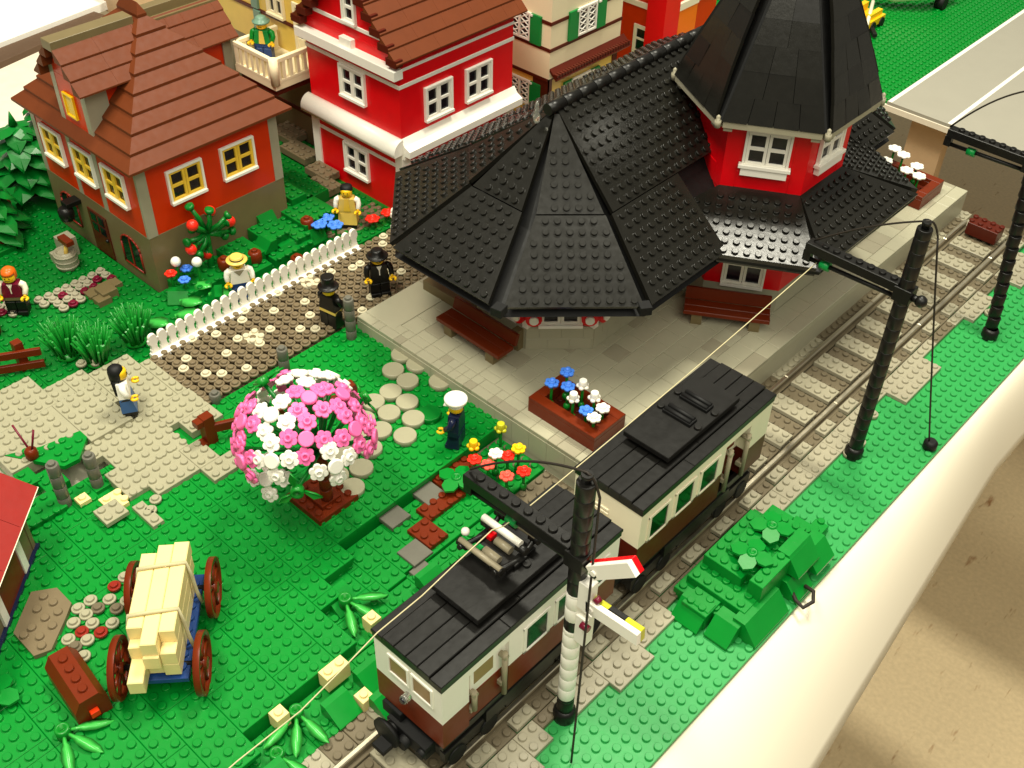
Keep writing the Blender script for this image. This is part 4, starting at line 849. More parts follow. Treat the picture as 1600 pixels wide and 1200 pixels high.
for x, y, lb in ss:
    x = -41 + (x + 41) * .965 + .1
    m = MB(); m.lathe(x, y * .98 + .2, [(.9, L - .02), (1.0, L + .06), (1.0, L + .52), (.95, L + .57)], 28); tag(m.build('stepping_stone', tan_grey), 'round pale ' + lb, 'stepping stone', 'round stepping stones across the lawn')
m = MB(); m.lathe(-33.3, 12.7, [(.98, L), (1.0, L + .06), (1.0, L + .5), (.95, L + .54)], 28); tag(m.build('round_tile', dgreen), 'round green tile lying beside the pale stepping stones', 'tile')
# ---------------------------------------------------------------- toy figures
def figure(loc, rz, label, torso, legs, arms=None, hips=None, hat=None, hatc=None, pr=None, hand=None, skirt=None):
    t = thing('toy_figure', label, 'toy figure', loc, rz, local=True); arms = arms or torso; hips = hips or legs; hand = hand or skin
    for sx in (-1, 1):
        m = MB(); m.box(min(sx * .04, sx * .96), -.5, 0, max(sx * .04, sx * .96), .5, 1.45, b=.05); m.box(min(sx * .04, sx * .96), -.72, 0, max(sx * .04, sx * .96), -.5, .42); m.tube([(sx * .04, 0, 1.45), (sx * .96, 0, 1.45)], .48, 12); m.build('leg', legs, t)
    MB().box(-.95, -.48, 1.62, .95, .48, 1.98, b=.03).build('hips', hips, t)
    m = MB(); m.ring([[(-.98, -.5, 1.98), (.98, -.5, 1.98), (.98, .5, 1.98), (-.98, .5, 1.98)], [(-.74, -.48, 3.45), (.74, -.48, 3.45), (.74, .48, 3.45), (-.74, .48, 3.45)], [(-.66, -.42, 3.55), (.66, -.42, 3.55), (.66, .42, 3.55), (-.66, .42, 3.55)]], smooth=False); to = m.build('torso', torso, t)
    if pr:
        m = MB()
        if pr[0] == 'tie': m.slab([(-.26, -.53, 3.5), (-.02, -.56, 2.95), (.02, -.56, 2.95), (.26, -.53, 3.5)], .03, (0, -1, 0)); m.box(-.05, -.6, 2.5, .05, -.55, 3.3, b=.01)
        elif pr[0] == 'buttons':
            for z in (2.4, 2.8, 3.2): m.sphere(.0, -.52, z, .08, 8, 4)
            m.box(-.5, -.56, 2.95, -.2, -.52, 3.05, b=.01); m.box(.2, -.56, 2.2, .5, -.52, 2.3, b=.01)
        elif pr[0] == 'vest': m.slab([(-.2, -.54, 3.5), (-.36, -.55, 2.0), (.36, -.55, 2.0), (.2, -.54, 3.5)], .03, (0, -1, 0))
        elif pr[0] == 'collar': m.slab([(-.5, -.53, 3.5), (0, -.56, 2.9), (.5, -.53, 3.5)], .03, (0, -1, 0)); m.slab([(.5, .53, 3.5), (0, .56, 2.7), (-.5, .53, 3.5)], .03, (0, 1, 0))
        m.build('shirt_front', pr[1], to)
    for sx, fw in ((-1, .55), (1, .75)):
        m = MB(); m.tube([(sx * .78, 0, 3.35), (sx * 1.1, -.02, 3.15), (sx * 1.22, -.12, 2.75), (sx * 1.2, -fw * .8, 2.35)], [.3, .32, .28, .24], 10); ar = m.build('arm', arms, t)
        m = MB(); hx, hy, hz = sx * 1.2, -fw * .8 - .28, 2.15
        m.tube([(sx * 1.2, -fw * .8, 2.36), (hx, hy + .1, hz + .12)], .15, 8); m.tube([(hx + .28 * math.cos(a), hy + .28 * math.sin(a) - .1, hz) for a in (math.radians(d) for d in range(-60, 241, 30))], .13, 7); m.build('hand', hand, ar)
    m = MB(); m.lathe(0, 0, [(.3, 3.5), (.32, 3.62), (.5, 3.68), (.6, 3.8), (.6, 4.35), (.5, 4.52), (.32, 4.56), (.3, 4.72)], 18); hd = m.build('head', skin, t)
    m = MB()
    for sx in (-1, 1): m.tube([(sx * .2, -.555, 4.2), (sx * .2, -.6, 4.2)], .06, 8)
    m.tube([(-.2, -.58, 3.98), (0, -.615, 3.93), (.2, -.58, 3.98)], .03, 6); m.build('face_print', soot, hd)
    m = MB()
    if hat == 'bowler': m.lathe(0, 0, [(1.05, 4.36), (1.08, 4.46), (.98, 4.5), (.66, 4.52), (.62, 5.0), (.45, 5.15), (.05, 5.08)], 20)
    elif hat == 'top': m.lathe(0, 0, [(.98, 4.4), (1.0, 4.5), (.9, 4.54), (.62, 4.56), (.58, 5.3), (.64, 5.55), (.55, 5.6)], 20)
    elif hat == 'straw': m.lathe(0, 0, [(1.02, 4.4), (1.05, 4.46), (1.0, 4.52), (.64, 4.53), (.62, 4.85), (.54, 4.92)], 22)
    elif hat == 'cap':
        m.lathe(0, 0, [(.63, 4.25), (.66, 4.55), (.98, 4.78), (.98, 5.0), (.8, 5.1), (.1, 5.08)], 20); m.slab([(-.5, -.5, 4.36), (-.42, -.95, 4.26), (.42, -.95, 4.26), (.5, -.5, 4.36)][::-1], .08)
    elif hat == 'long': m.lathe(0, .26, [(.4, 3.2), (.66, 3.6), (.68, 4.3), (.62, 4.7), (.35, 4.95), (.05, 4.98)], 16); m.ring([[(-.6, .3, 2.1), (.6, .3, 2.1), (.55, .72, 2.1), (-.55, .72, 2.1)], [(-.68, .1, 3.7), (.68, .1, 3.7), (.6, .8, 3.7), (-.6, .8, 3.7)]])
    elif hat == 'bob': m.lathe(0, .24, [(.52, 3.75), (.68, 3.9), (.7, 4.35), (.64, 4.7), (.35, 4.95), (.05, 5.0)], 16); m.lathe(0, 0, [(.63, 4.38), (.6, 4.65), (.3, 4.9)], 14); m.sphere(0, .5, 3.9, .5, 10, 6)
    elif hat == 'short': m.lathe(0, .16, [(.58, 4.0), (.68, 4.4), (.6, 4.72), (.35, 4.86), (.05, 4.88)], 16)
    elif hat == 'feather': m.lathe(0, 0, [(.95, 4.3), (1.0, 4.5), (.7, 4.5), (.6, 4.9), (.35, 5.05), (.05, 5.06)], 16)
    if hat in ('long', 'bob', 'short'): m.build('hair', hatc, hd)
    elif hat:
        h_ = m.build('hat', hatc, hd)
        if hat == 'straw': MB().lathe(0, 0, [(.64, 4.54), (.655, 4.56), (.65, 4.68), (.63, 4.7)], 20).build('hat_band', black, hd)
        if hat == 'cap': MB().lathe(0, 0, [(.645, 4.26), (.68, 4.3), (.68, 4.42), (.66, 4.44)], 20).build('cap_band', white, hd)
    if skirt: MB().ring([[(-1.0, -.75, .45), (1.0, -.75, .45), (1.0, .55, .45), (-1.0, .55, .45)], [(-.96, -.51, 1.7), (.96, -.51, 1.7), (.96, .51, 1.7), (-.96, .51, 1.7)]], smooth=False).build('skirt', skirt, t)
    return t
R_ = math.radians
figure((-29.3, 12.0, 2.0), R_(-62), 'toy figure in dark blue uniform and white peaked cap on the lawn by the platform', navy, navy, hat='cap', hatc=white, pr=('buttons', lgrey))
figure((-48.9, 14.9, 2.25), R_(-150 + 180 + 160), 'toy figure in black coat and tall top hat, seen from behind on the road', black, black, hat='top', hatc=black, hips=tan)
figure((-49.4, 21.4, 2.25), R_(62), 'toy figure in black suit, white collar and round black hat on the road', black, black, hat='bowler', hatc=black, pr=('tie', white))
figure((-59.4, 12.2, 1.4), R_(62), 'toy figure in a white shirt, blue trousers and straw hat behind the picket fence', white, blue, hat='straw', hatc=tan, pr=('collar', rodgrey))
figure((-61.3, 27.7, 1.75), R_(40), 'toy figure with dark hair, white sleeves and tan apron by the red house', tan, black, arms=white, hips=tan, hat='short', hatc=soot, pr=('vest', yelframe), skirt=tan)
figure((-73.0, -4.1, 1.25), R_(48), 'toy figure with orange hair and a maroon vest on the garden path', maroon, black, arms=cream, hips=stone, hat='bob', hatc=hairorange, pr=('tie', cream))
figure((-51.9, -5.2, 2.6), R_(150), 'toy figure with long dark hair, white top and blue skirt on the pale path', white, black, hat='long', hatc=soot, skirt=denim, hips=denim)
figure((-81.0, 33.4, 12.2), R_(35), 'toy figure in green with a grey-green hat standing on the ivory balcony', shutter, blue, arms=green, hat='feather', hatc=sandgreen, pr=('vest', tan))
# ---------------------------------------------------------------- flowering tree
ft = thing('flowering_tree', 'round flowering tree with pink and white blossoms on a brown base', 'tree', (-31.6, -.2, L), 0); FX, FY = -31.6, -.2
m = MB(); m.plate(FX - 3, FY - 1.8, FX + 1.2, FY + 2.2, L + .55, h=.55); m.box(FX - 1.6, FY - .9, L + .55, FX + .5, FY + 1.0, L + 1.0); m.build('base', rbrown, ft)
m = MB(); z = L + 1.0
while z < 8.6: m.lathe(FX, FY, [(.44, z), (.5, z + .05), (.5, z + 1.1), (.44, z + 1.18)], 14); z += 1.2
m.build('trunk', rbrown, ft)
CZ = 9.6; m = MB(); rt = random.Random(12); cl = []
NC = 21
for k in range(NC):                          # clusters over a dome
    q = (k + .5) / NC; th = math.acos(1 - q * 1.16); ph = k * 2.39996; R1 = 5.0
    d = V3((math.sin(th) * math.cos(ph), math.sin(th) * math.sin(ph), math.cos(th))); cl.append((V3((FX - .7, FY - .8, CZ)) + V3((d[0] * R1 * 1.03, d[1] * R1 * 1.03, d[2] * R1 * .95)), d))
cl.append((V3((-32.6, -4.6, 7.6)), nrm((.35, -.8, .5))))
for p, d in cl: m.tube([(FX, FY, 8.2), V3((FX, FY, 8.6)) * .45 + p * .55 - UP * .3, p], .17, 6)
m.build('branches', dgreen, ft)
def oriented(m, p, d): w = nrm(d); u = nrm(np.cross((.2, .3, .93) if abs(w[2]) < .9 else (1, .2, 0), w)); return m.frame(p, u, np.cross(w, u), w)
protos = {}
for k, (p, d) in enumerate(cl):
    colr = palepink if d[0] > .3 and d[1] > .5 and k % 2 else white if k in (1, 2, 6, 10, 13, 14, 17, 21) else pink
    if k % 7 == 4:
        m = oriented(MB(), p, d)
        for a in range(3): an = a * 2.1; m.ring([[(.2 * math.cos(an) - .1 * math.sin(an), .2 * math.sin(an) + .1 * math.cos(an), .05), (1.3 * math.cos(an) - .3 * math.sin(an), 1.3 * math.sin(an) + .3 * math.cos(an), .3), (1.9 * math.cos(an), 1.9 * math.sin(an), .2), (1.3 * math.cos(an) + .3 * math.sin(an), 1.3 * math.sin(an) - .3 * math.cos(an), .3)], [(.2 * math.cos(an) - .1 * math.sin(an), .2 * math.sin(an) + .1 * math.cos(an), .25), (1.3 * math.cos(an) - .3 * math.sin(an), 1.3 * math.sin(an) + .3 * math.cos(an), .45), (1.9 * math.cos(an), 1.9 * math.sin(an), .35), (1.3 * math.cos(an) + .3 * math.sin(an), 1.3 * math.sin(an) - .3 * math.cos(an), .45)]])
        m.lathe(0, 0, [(.5, 0), (.5, .6), (.28, .62), (.25, .3)], 12); m.build('leaf', leafg, ft); continue
    for a in range(4):
        an = a * math.pi / 2 + k; e = oriented(MB(), p, d); u = V3(e.M[0][:, 0]); v = V3(e.M[0][:, 1]); rr_ = 1.2
        pp = p + (u * math.cos(an) + v * math.sin(an)) * rr_ - nrm(d) * .25; dd = nrm(d + (u * math.cos(an) + v * math.sin(an)) * .28)
        if len([1 for _ in protos]) > 400: break
        m = oriented(MB(), pp, dd); head(m, 0, 0, 0, 6, .7); m.build('flower', colr, ft)
    m = oriented(MB(), p, d); m.lathe(0, 0, [(.55, 0), (.6, .1), (.6, .3), (.5, .34)], 14); m.build('flower_bud', colr, ft)
# brown rustic fence behind the tree
t = thing('rail_fence', 'reddish brown rail fence with two posts behind the flowering tree', 'fence', (-41.5, 3.5, L), 0)
for x, y in ((-44.4, -2.3), (-38.9, 8.6)):
    m = MB(); m.box(x - .45, y - .5, L, x + .45, y + .5, L + 3.0); m.box(x - .45, y - 1.0, L, x + .45, y - .5, L + .5); m.at(x, y - .2, L + .3, 0, (.0, 'X')).box(-.4, -.9, 2.0, .4, -.2, 2.6); m.build('post', rbrown, t)
m = MB().frame((-44.3, -2.2, L + 1.1), nrm((5.4, 10.8, 0)), nrm((-10.8, 5.4, 0)), UP); m.box(.3, -.2, 0, 11.8, .2, .9, b=.08); m.build('rail', rbrown, t)
# ---------------------------------------------------------------- cart with timber
ca = math.atan2(5.6, -6.2); ct = thing('timber_cart', 'blue-bedded cart on four brown spoked wheels parked on the lawn', 'cart', (-29.3, -16.3, L), ca, local=True)
m = MB(); m.box(-4.4, -2.0, 1.9, 4.4, 2.0, 2.3); m.studs(-4, -2, 4, 2, 2.3, 12); m.box(-3, -.6, 1.3, 3, .6, 1.9); m.build('bed', blue, ct)
for x in (-3.2, 3.2):
    MB().tube([(x, -2.9, 2.2), (x, 2.9, 2.2)], .22, 10).build('axle', black, ct)
    for y in (-2.75, 2.75):
        m = MB(); R0 = 2.2; n = 28; L4 = [[(x + r_ * math.cos(2 * math.pi * i / n), y + o, 2.2 + r_ * math.sin(2 * math.pi * i / n)) for i in range(n)] for r_, o in ((R0, -.22), (R0, .22), (R0 - .3, .22), (R0 - .3, -.22), (R0, -.22))]
        m.ring(L4, caps=(False, False))
        for k in range(8): a = math.pi * k / 4; m.tube([(x, y, 2.2), (x + (R0 - .2) * math.cos(a), y, 2.2 + (R0 - .2) * math.sin(a))], .14, 6)
        m.tube([(x, y - .35, 2.2), (x, y + .35, 2.2)], .42, 12); m.build('wheel', rbrown, ct)
def cpt(x, y, z): return V3((-29.3 + x * math.cos(ca) - y * math.sin(ca), -16.3 + x * math.sin(ca) + y * math.cos(ca), L + z))
U_, V_ = cpt(1, 0, 0) - cpt(0, 0, 0), cpt(0, 1, 0) - cpt(0, 0, 0)
gpt = 'timber planks tied on the cart'
pl = [(-4.2, 3.4, -1.06, 2.52, 'bottom plank of the cart load on the hut side'), (-4.0, 3.8, .0, 2.52, 'bottom plank in the middle of the cart load'), (-5.5, 3.4, 1.06, 2.52, 'longest low plank sticking out at the near end of the cart'),
      (-4.2, 4.0, -1.06, 3.72, 'middle-layer plank of the cart load on the hut side'), (-4.5, 3.8, .0, 3.72, 'middle-layer plank in the centre of the cart load'), (-3.6, 4.1, 1.06, 3.72, 'middle-layer plank of the cart load on the railcar side'),
      (-3.3, 4.3, -1.06, 4.92, 'top plank of the cart load on the hut side'), (-4.3, 4.1, .0, 4.92, 'top plank in the middle of the cart load'), (-2.9, 3.4, 1.06, 4.92, 'short top plank of the cart load on the railcar side')]
for x0, x1, y, z, lb in pl: tag(MB().frame(cpt(0, 0, 0), U_, V_, UP).box(x0, y - .515, z, x1, y + .515, z + 1.17, b=.06).build('plank', timber), 'pale tan ' + lb, 'plank', gpt)
for x, lb in ((-1.9, 'string tied round the timber load at its near end'), (2.0, 'string tied round the timber load at its far end')):
    tag(MB().tube([cpt(x + dx, y, z) for dx, y, z in ((0, -2.1, 2.1), (.1, -1.9, 3.2), (.3, -1.75, 4.8), (.3, -1.6, 6.16), (.1, 0, 6.22), (-.1, 1.56, 6.2), (-.2, 1.75, 5.2), (-.3, 1.9, 3.4), (-.4, 2.15, 2.1))], .14, 7).build('string', string), 'pale ' + lb, 'string')
# log
lg = thing('log', 'reddish brown eight-sided log with studs lying on the lawn near the cart', 'log', (-30.4, -22.9, L), math.atan2(-.45, 4.2), local=True)
m = MB(); pr8 = [(1.15, .1), (1.15, 1.5), (.65, 2.4), (-.65, 2.4), (-1.15, 1.5), (-1.15, .1)]
m.ring([[(-2.4, y, z) for y, z in pr8], [(2.4, y, z) for y, z in pr8]], smooth=False); m.studs(-2, -.5, 2, .5, 2.4, 14); m.build('body', rbrown, lg)
m = MB(); m.box(2.36, -.3, .7, 2.75, .3, 1.2); m.build('end_clip', rust, lg)
# pebbles
pg = [(-36.8, -15.4, 0), (-36.6, -16.4, 1), (-36.7, -18.3, 0), (-35.8, -17.3, 0), (-34.8, -16.5, 0), (-35.7, -18.3, 2), (-34.7, -17.4, 2), (-36.7, -19.3, 0), (-35.8, -19.2, 0), (-35.8, -20.2, 0), (-34.8, -19.3, 0), (-33.8, -18.3, 0), (-34.7, -20.2, 1), (-33.7, -19.3, 1), (-34.8, -21.2, 0), (-33.8, -20.3, 0), (-33.9, -21.2, 2), (-33.9, -22.1, 0), (-32.8, -21.2, 0)]
pm = {0: tan_grey, 1: rustred, 2: dgrey}; cnm = {0: 'pale grey', 1: 'brick-red', 2: 'dark grey'}
pln = ['farthest from the log, nearest the far cart wheel', 'next to the farthest pale one', 'on the hut side of the upper group', 'above the dark one of the upper group', 'nearest the cart among the upper group', 'in the upper group on the hut side', 'in the upper group on the cart side', 'at the edge nearest the brown plate', 'midway between brown plate and cart', 'left of the brick-red pair', 'between the dark upper ones and the brick-red pair', 'by the near cart wheel', 'in the middle, on the hut side of its pair', 'in the middle, on the cart side of its pair', 'below the brick-red pair on the hut side', 'below the brick-red pair on the cart side', 'near the upper end of the log', 'half hidden behind the log', 'beside the log on the cart side']
for (x, y, c), lb in zip(pg, pln):
    m = MB(); rnd(m, x, y, L + .4, n=18); tag(m.build('round_plate', pm[c]), cnm[c] + ' round plate on the lawn, ' + lb, 'round plate', 'round plates scattered beside the cart')
m = MB(); m.slab([(x, y, 2.22) for x, y in ((-40.4, -20.9), (-39.4, -19.4), (-37.4, -19.4), (-36.5, -20.4), (-34.8, -22.5), (-35.2, -23.6), (-38, -23.6))][::-1], .4, (0, 0, 1))
for x, y in ((-39.3, -20.5), (-38.3, -20.3), (-37.3, -20.5), (-38.6, -21.4), (-37.5, -21.4), (-36.5, -21.4), (-37.4, -22.5), (-36.3, -22.5), (-35.5, -22.8), (-37.2, -23.2)): m.stud(x, y, 2.22)
tag(m.build('corner_plate', road_grey), 'brown-grey angled plate lying on the lawn in front of the hut door', 'plate')
# tan bricks by the bank
for x, y, w, d, z0, z1, lb in ((-19.9, -10.9, 1, 2, .9, 2.35, 'tan two-stud brick at the top of the bank under the wire'), (-19.9, -15.2, 1, 1, .9, 2.25, 'single tan brick at the top of the bank beside the bamboo shoot'), (-21.4, -5.6, 1, 1, .6, 2.0, 'tan brick half hidden behind the corner of the railcar'), (-17.2, -10.1, 1, 1, .4, 1.5, 'small tan brick low down against the railcar front')):
    m = MB(); m.box(x, y, z0, x + w, y + d, z1); m.studs(x, y, x + w, y + d, z1, 14); tag(m.build('tan_brick', timber), lb, 'brick', 'tan bricks along the bank')
# bamboo-leaf plants
def bamboo(x, y, z, rz, label):
    t = thing('bamboo_shoot', label, 'plant', (x, y, z), rz, 'three-leaf bamboo plants', local=True)
    m = MB(); m.lathe(0, 0, [(.5, 0), (.5, .9), (.44, .95), (.26, .96), (.24, .5)], 16); m.build('stem', leafg, t)
    for a in (-.75, 0, .75):
        c, s_ = math.cos(a), math.sin(a); m = MB(); W_ = [(0, .12), (.5, .16), (.9, .34), (1.6, .42), (2.3, .3), (2.75, .03)]; lo = []
        for q, w in W_:
            z_ = .55 - .1 * q - .05 * q * q * .4; x_ = .4 + q; lo.append([(x_ * c - y_ * s_, x_ * s_ + y_ * c, z_ + h_) for y_, h_ in ((-w, 0), (0, .1), (w, 0), (0, -.12))])
        m.ring(lo); m.build('leaf', limeg, t)
    return t
bamboo(-28.4, -25.3, L, R_(20), 'bamboo shoot with three leaves at the end of the log'); bamboo(-19.0, -13.6, .9, R_(-40), 'bamboo shoot with three leaves at the bank between two tan bricks')
bamboo(-23.6, -5.3, 1.2, R_(15), 'bamboo shoot with three leaves next to the railcar roof corner'); bamboo(-17.6, -16.4, .6, R_(-30), 'bamboo shoot with three leaves at the bottom edge of the bank')
# green corner wedge, twig
m = MB(); m.slab([(x, y, 2.75) for x, y in ((-54.2, -15.4), (-53, -12.8), (-52.4, -9.6), (-51.3, -9.6), (-49.5, -11.4), (-49.6, -12.7), (-52.8, -14.6))][::-1], .4, (0, 0, 1))
for x, y in ((-51.4, -10.3), (-51.3, -11.3), (-51.2, -12.3), (-50.3, -11.4), (-50.2, -12.3), (-52.3, -12.3), (-52.2, -13.3), (-52.3, -11.3), (-53.3, -14)): m.stud(x, y, 2.75)
tag(m.build('corner_plate', green), 'green angled plate overlapping the pale path beside the twig', 'plate')
m = MB()
for x0, y0, x1, y1, z in ((-55, -16, -50, -14.6, 2.4), (-51, -15, -48.5, -13, 2.2), (-48.6, -19, -46, -14.6, 2.3), (-48, -24, -45.6, -19, 2.0)): m.plate(x0, y0, x1, y1, z, h=z - 1)
struct(m.build('lawn_terrace', green, None, (-50, -16, 0)))
m = MB(); m.lathe(-52.4, -13.9, [(.5, 2.75), (.55, 2.9), (.5, 3.5), (.3, 3.7)], 12); m.mi = 1; m.tube([(-52.5, -13.9, 3.4), (-54.2, -14.0, 5.2)], .1, 6); m.tube([(-52.2, -13.9, 3.4), (-52.2, -13.2, 5.4)], .1, 6); tag(m.build('twig_plant', [rbrown, maroon]), 'brown round brick with two thin dark red twigs beside the pale path', 'plant')
# ---------------------------------------------------------------- flower bed below the platform
gq = 'flowers in the soil bed by the platform'
for x, y, z, mt, k, lb in ((-26.7, 14.7, 3.3, ylgreen, 1, 'olive yellow flower nearest the platform in the soil bed'), (-26.9, 11.6, 3.3, yellow, 1, 'golden yellow tulip-like flower next to the capped figure'), (-24.1, 14.1, 3.2, yellow, 0, 'flat yellow flower in the soil bed'), (-25.2, 12.5, 3.0, white, 0, 'flat white flower among the red ones in the soil bed'), (-26.2, 11.0, 2.7, redflower, 0, 'red flower nearest the brown soil plate'), (-24.5, 13.2, 2.7, redflower, 0, 'red flower beside the white one in the soil bed'), (-25.1, 11.5, 2.5, coral, 0, 'coral flower just above the mast arm'), (-22.4, 12.9, 2.6, redflower, 0, 'red flower deepest in the bed toward the track'), (-23.1, 11.6, 2.5, coral, 0, 'coral flower half hidden behind the mast arm')):
    flower(x, y, .6, z, mt, lb, group=gq, kind=k)
# ---------------------------------------------------------------- garden plants by the timbered house
def grass(x, y, z, h, label, sd):
    r_ = random.Random(sd); t = thing('grass_bush', label, 'bush', (x, y, z), 0, 'spiky grass bushes', local=True); m = MB()
    m.lathe(0, 0, [(1.0, 0), (1.1, .3), (.7, .6)], 14); m.build('base', leafg, t); m = MB()
    for k in range(75):
        a = r_.uniform(0, 6.283); q = r_.random() ** .6; ln = h * r_.uniform(.75, 1.05) * (1 - .25 * q); tip = V3((math.cos(a) * q * 2.1, math.sin(a) * q * 2.1, ln)); b0 = V3((math.cos(a) * q * .9, math.sin(a) * q * .9, .2))
        m.tube([b0, (b0 + tip) / 2 - V3((math.cos(a), math.sin(a), 0)) * .12, tip], [.13, .13, .1], 5); 
    m.build('blades', leafg, t)
grass(-63.2, -4.6, 1.6, 4.6, 'spiky green bush on the left of the three, nearest the brown fence', 1); grass(-60.4, -3.2, 1.6, 4.6, 'spiky green bush in the middle of the three, beside the long-haired figure', 2); grass(-60.6, .9, 1.5, 4.4, 'spiky green bush on the right of the three, at the picket fence end', 3)
def bigleaf(x, y, z, rz, label, mat=None):
    m = MB().at(x, y, z, rz); lo = [(0, .15), (.4, .7), (1.0, .95), (1.7, .8), (2.3, .1)]
    m.ring([[(q, -w, .0 + .1 * q), (q, 0, .12 + .1 * q), (q, w, .1 * q), (q, 0, -.12 + .1 * q)] for q, w in lo]); m.free(); m.tube([(x, y, z - .8), (x, y, z + .05)], .15, 6); tag(m.build('broad_leaf', mat or limeg), label, 'plant', 'broad garden leaves')
for a in ((-63.9, 9.6, 2.2, .3, 'broad green leaf below the white ball flowers'), (-62.5, 7.2, 2.0, .5, 'broad green leaf closest to the near end of the picket fence'), (-61.4, 9.8, 2.0, .7, 'broad green leaf beside the straw-hatted figure'), (-62, 3.2, 2.0, .4, 'broad green leaf behind the right spiky bush'), (-61, 5.6, 1.9, .9, 'broad green leaf low between the bushes and the fence'), (-70, 28.6, 2.9, .2, 'broad green leaf between the two houses'), (-68.6, 27.2, 2.9, 1.2, 'broad green leaf at the house corner post')): bigleaf(*a)
BER = ((11.1, 8.0), (13.3, 7.8), (14.9, 6.3), (10.8, 5.8), (12.4, 4.3))
t = thing('berry_bush', 'many-armed green bush with round red berries in front of the stone wall', 'bush', (-66.2, 13.5, 1.3), 0)
m = MB(); b0 = V3((-64.7, 12.6, 6.3)); m.tube([(-64.6, 12.4, 1.2), (-64.7, 12.5, 3.2), b0], [.4, .34, .3], 10)
for y, z in ((11.5, 9.5), (12.9, 8.8), (14.6, 7.6), (11.4, 7.1), (14.3, 5.2), (11.1, 5.0), (11.3, 4.2), (10.3, 6.5), (15.2, 5.3)) + tuple(BER):
    p = V3((-64.4 + .5 * math.sin(y * 7), y, z)); q = nrm(p - b0); m.tube([b0, b0 * .45 + p * .55 + V3((.35, 0, .1)), p], [.3, .24, .22], 8)
    m.tube([p - q * .1, p + q * .15, p + q * .4, p + q * .42], [.3, .46, .46, .2], 10)
m.build('branches', dgreen, t)
for y, z in BER: p = V3((-64.4 + .5 * math.sin(y * 7), y, z)); p = p + nrm(p - b0) * .5; MB().sphere(*p, .58, 12, 8).build('berry', redflower, t)
gg = 'flowers at the corner of the timbered house'
for x, y, z, mt, k, lb in ((-64.9, 8.8, 4.4, white, 2, 'white ball flower at the house corner, left one'), (-63.4, 10.2, 4.4, white, 2, 'white ball flower at the house corner, right one'), (-64.5, 7.8, 3.8, redflower, 0, 'orange-red flower at the corner of the stone wall'), (-63.2, 8.4, 3.4, mblue, 0, 'blue flower in front of the stone corner'), (-64.4, 9.5, 3.6, mblue, 0, 'blue flower between the two white ball flowers')): flower(x, y, 1.3, z, mt, lb, group=gg, kind=k, r=.6 if k != 2 else .52)
g2 = 'blue flowers near the fence end'
for x, y, lb in ((-61.5, 23.9, 'blue flower on the left of the trio by the fence end'), (-62, 25.3, 'blue flower at the back of the trio by the fence end'), (-60.2, 25.0, 'blue flower on the right of the trio by the fence end')): flower(x, y, 1.4, 3.4, mblue, lb, group=g2, r=.85)
for x, y, z, lb in ((-59.3, 29.3, 2.6, 'red flower in front of the red house, nearest the figure'), (-58.9, 31.2, 2.7, 'red flower in front of the red house, by the short fence')): flower(x, y, 1.3, z, redflower, lb, group='red flowers by the red house', r=.8)
g3 = 'brown round bricks in the garden'
for x, y, z, lb in ((-63.4, 13.2, 2.3, 'brown round brick behind the straw-hatted figure, on the left'), (-62.4, 16.2, 2.2, 'brown round brick directly behind the straw hat'), (-59.6, 19.3, 1.4, 'brown round brick right behind the picket fence'), (-62.6, 23.2, 2.8, 'brown round brick beside the blue flowers'), (-66.9, 22.4, 3.0, 'brown round brick against the stone wall'), (-88, 3, 2.6, 'brown round brick on the far bank by the house corner'), (-85.5, -.6, 1.6, 'brown round brick of the lone left pair'), (-84.6, .6, 1.6, 'brown round brick behind the leaning brown one'), (-86.6, -6, 1.2, 'brown round brick nearest the left edge')):
    m = MB(); m.lathe(x, y, [(.62, z), (.68, z + .1), (.68, z + 1.1), (.5, z + 1.25)], 12); m.stud(x, y, z + 1.25); tag(m.build('round_brick', rbrown), lb, 'brick', g3)
m = MB(); m.sphere(-67.2, 15.8, 2.0, 1.2, 9, 6, .8); tag(m.build('boulder', stone), 'brown-grey boulder under the red-berry bush', 'boulder')
m = MB(); m.box(-70.2, 2.4, 1, -68.6, 4.0, 2.0); m.box(-69.4, 1.6, 1, -68.2, 3, 1.7); tag(m.build('grey_rock', stone), 'grey-brown brick rock at the house corner by the path', 'rock')
# barrel with tools
t = thing('barrel', 'light grey barrel with a brown handle in it beside the stone house wall', 'barrel', (-76.5, 3.1, 1.02)); x, y = -76.5, 3.1
m = MB(); m.lathe(x, y, [(.95, 1.02), (1.08, 1.4), (1.12, 2.1), (1.08, 2.7), (.98, 3.1), (.8, 3.1), (.78, 2.4)], 20)
for z in (1.4, 2.0, 2.6): m.lathe(x, y, [(1.1, z), (1.16, z + .06), (1.16, z + .16), (1.1, z + .22)], 20)
m.build('body', lgrey, t); m = MB(); m.tube([(x, y, 2.2), (x + .4, y + .3, 4.2)], .22, 8); m.mi = 1; m.box(x - .5, y - .1, 4.1, x + 1.3, y + .7, 4.6); tag(m.build('mallet', [tan, rbrown]), 'brown mallet standing in the grey barrel', 'mallet')
m = MB(); m.box(-79.4, 3.6, 1, -77.8, 5.2, 3.2); m.box(-78.6, 2.4, 1, -77.6, 3.6, 2.2); tag(m.build('grey_block', lgrey), 'light grey stacked blocks behind the barrel', 'block')
# lamp on the house wall
m = MB(); m.box(-80, 5.6, 5.8, -78.8, 7.19, 6.3); m.lathe(-79.4, 5.6, [(.7, 4.4), (.8, 4.9), (.8, 5.5), (.5, 5.8)], 12); m.mi = 1; m.sphere(-79.4, 5.6, 4.5, .6, 10, 6); tag(m.build('wall_lamp', [black, stone]), 'black lamp hanging on the stone wall above the brown door', 'lamp')
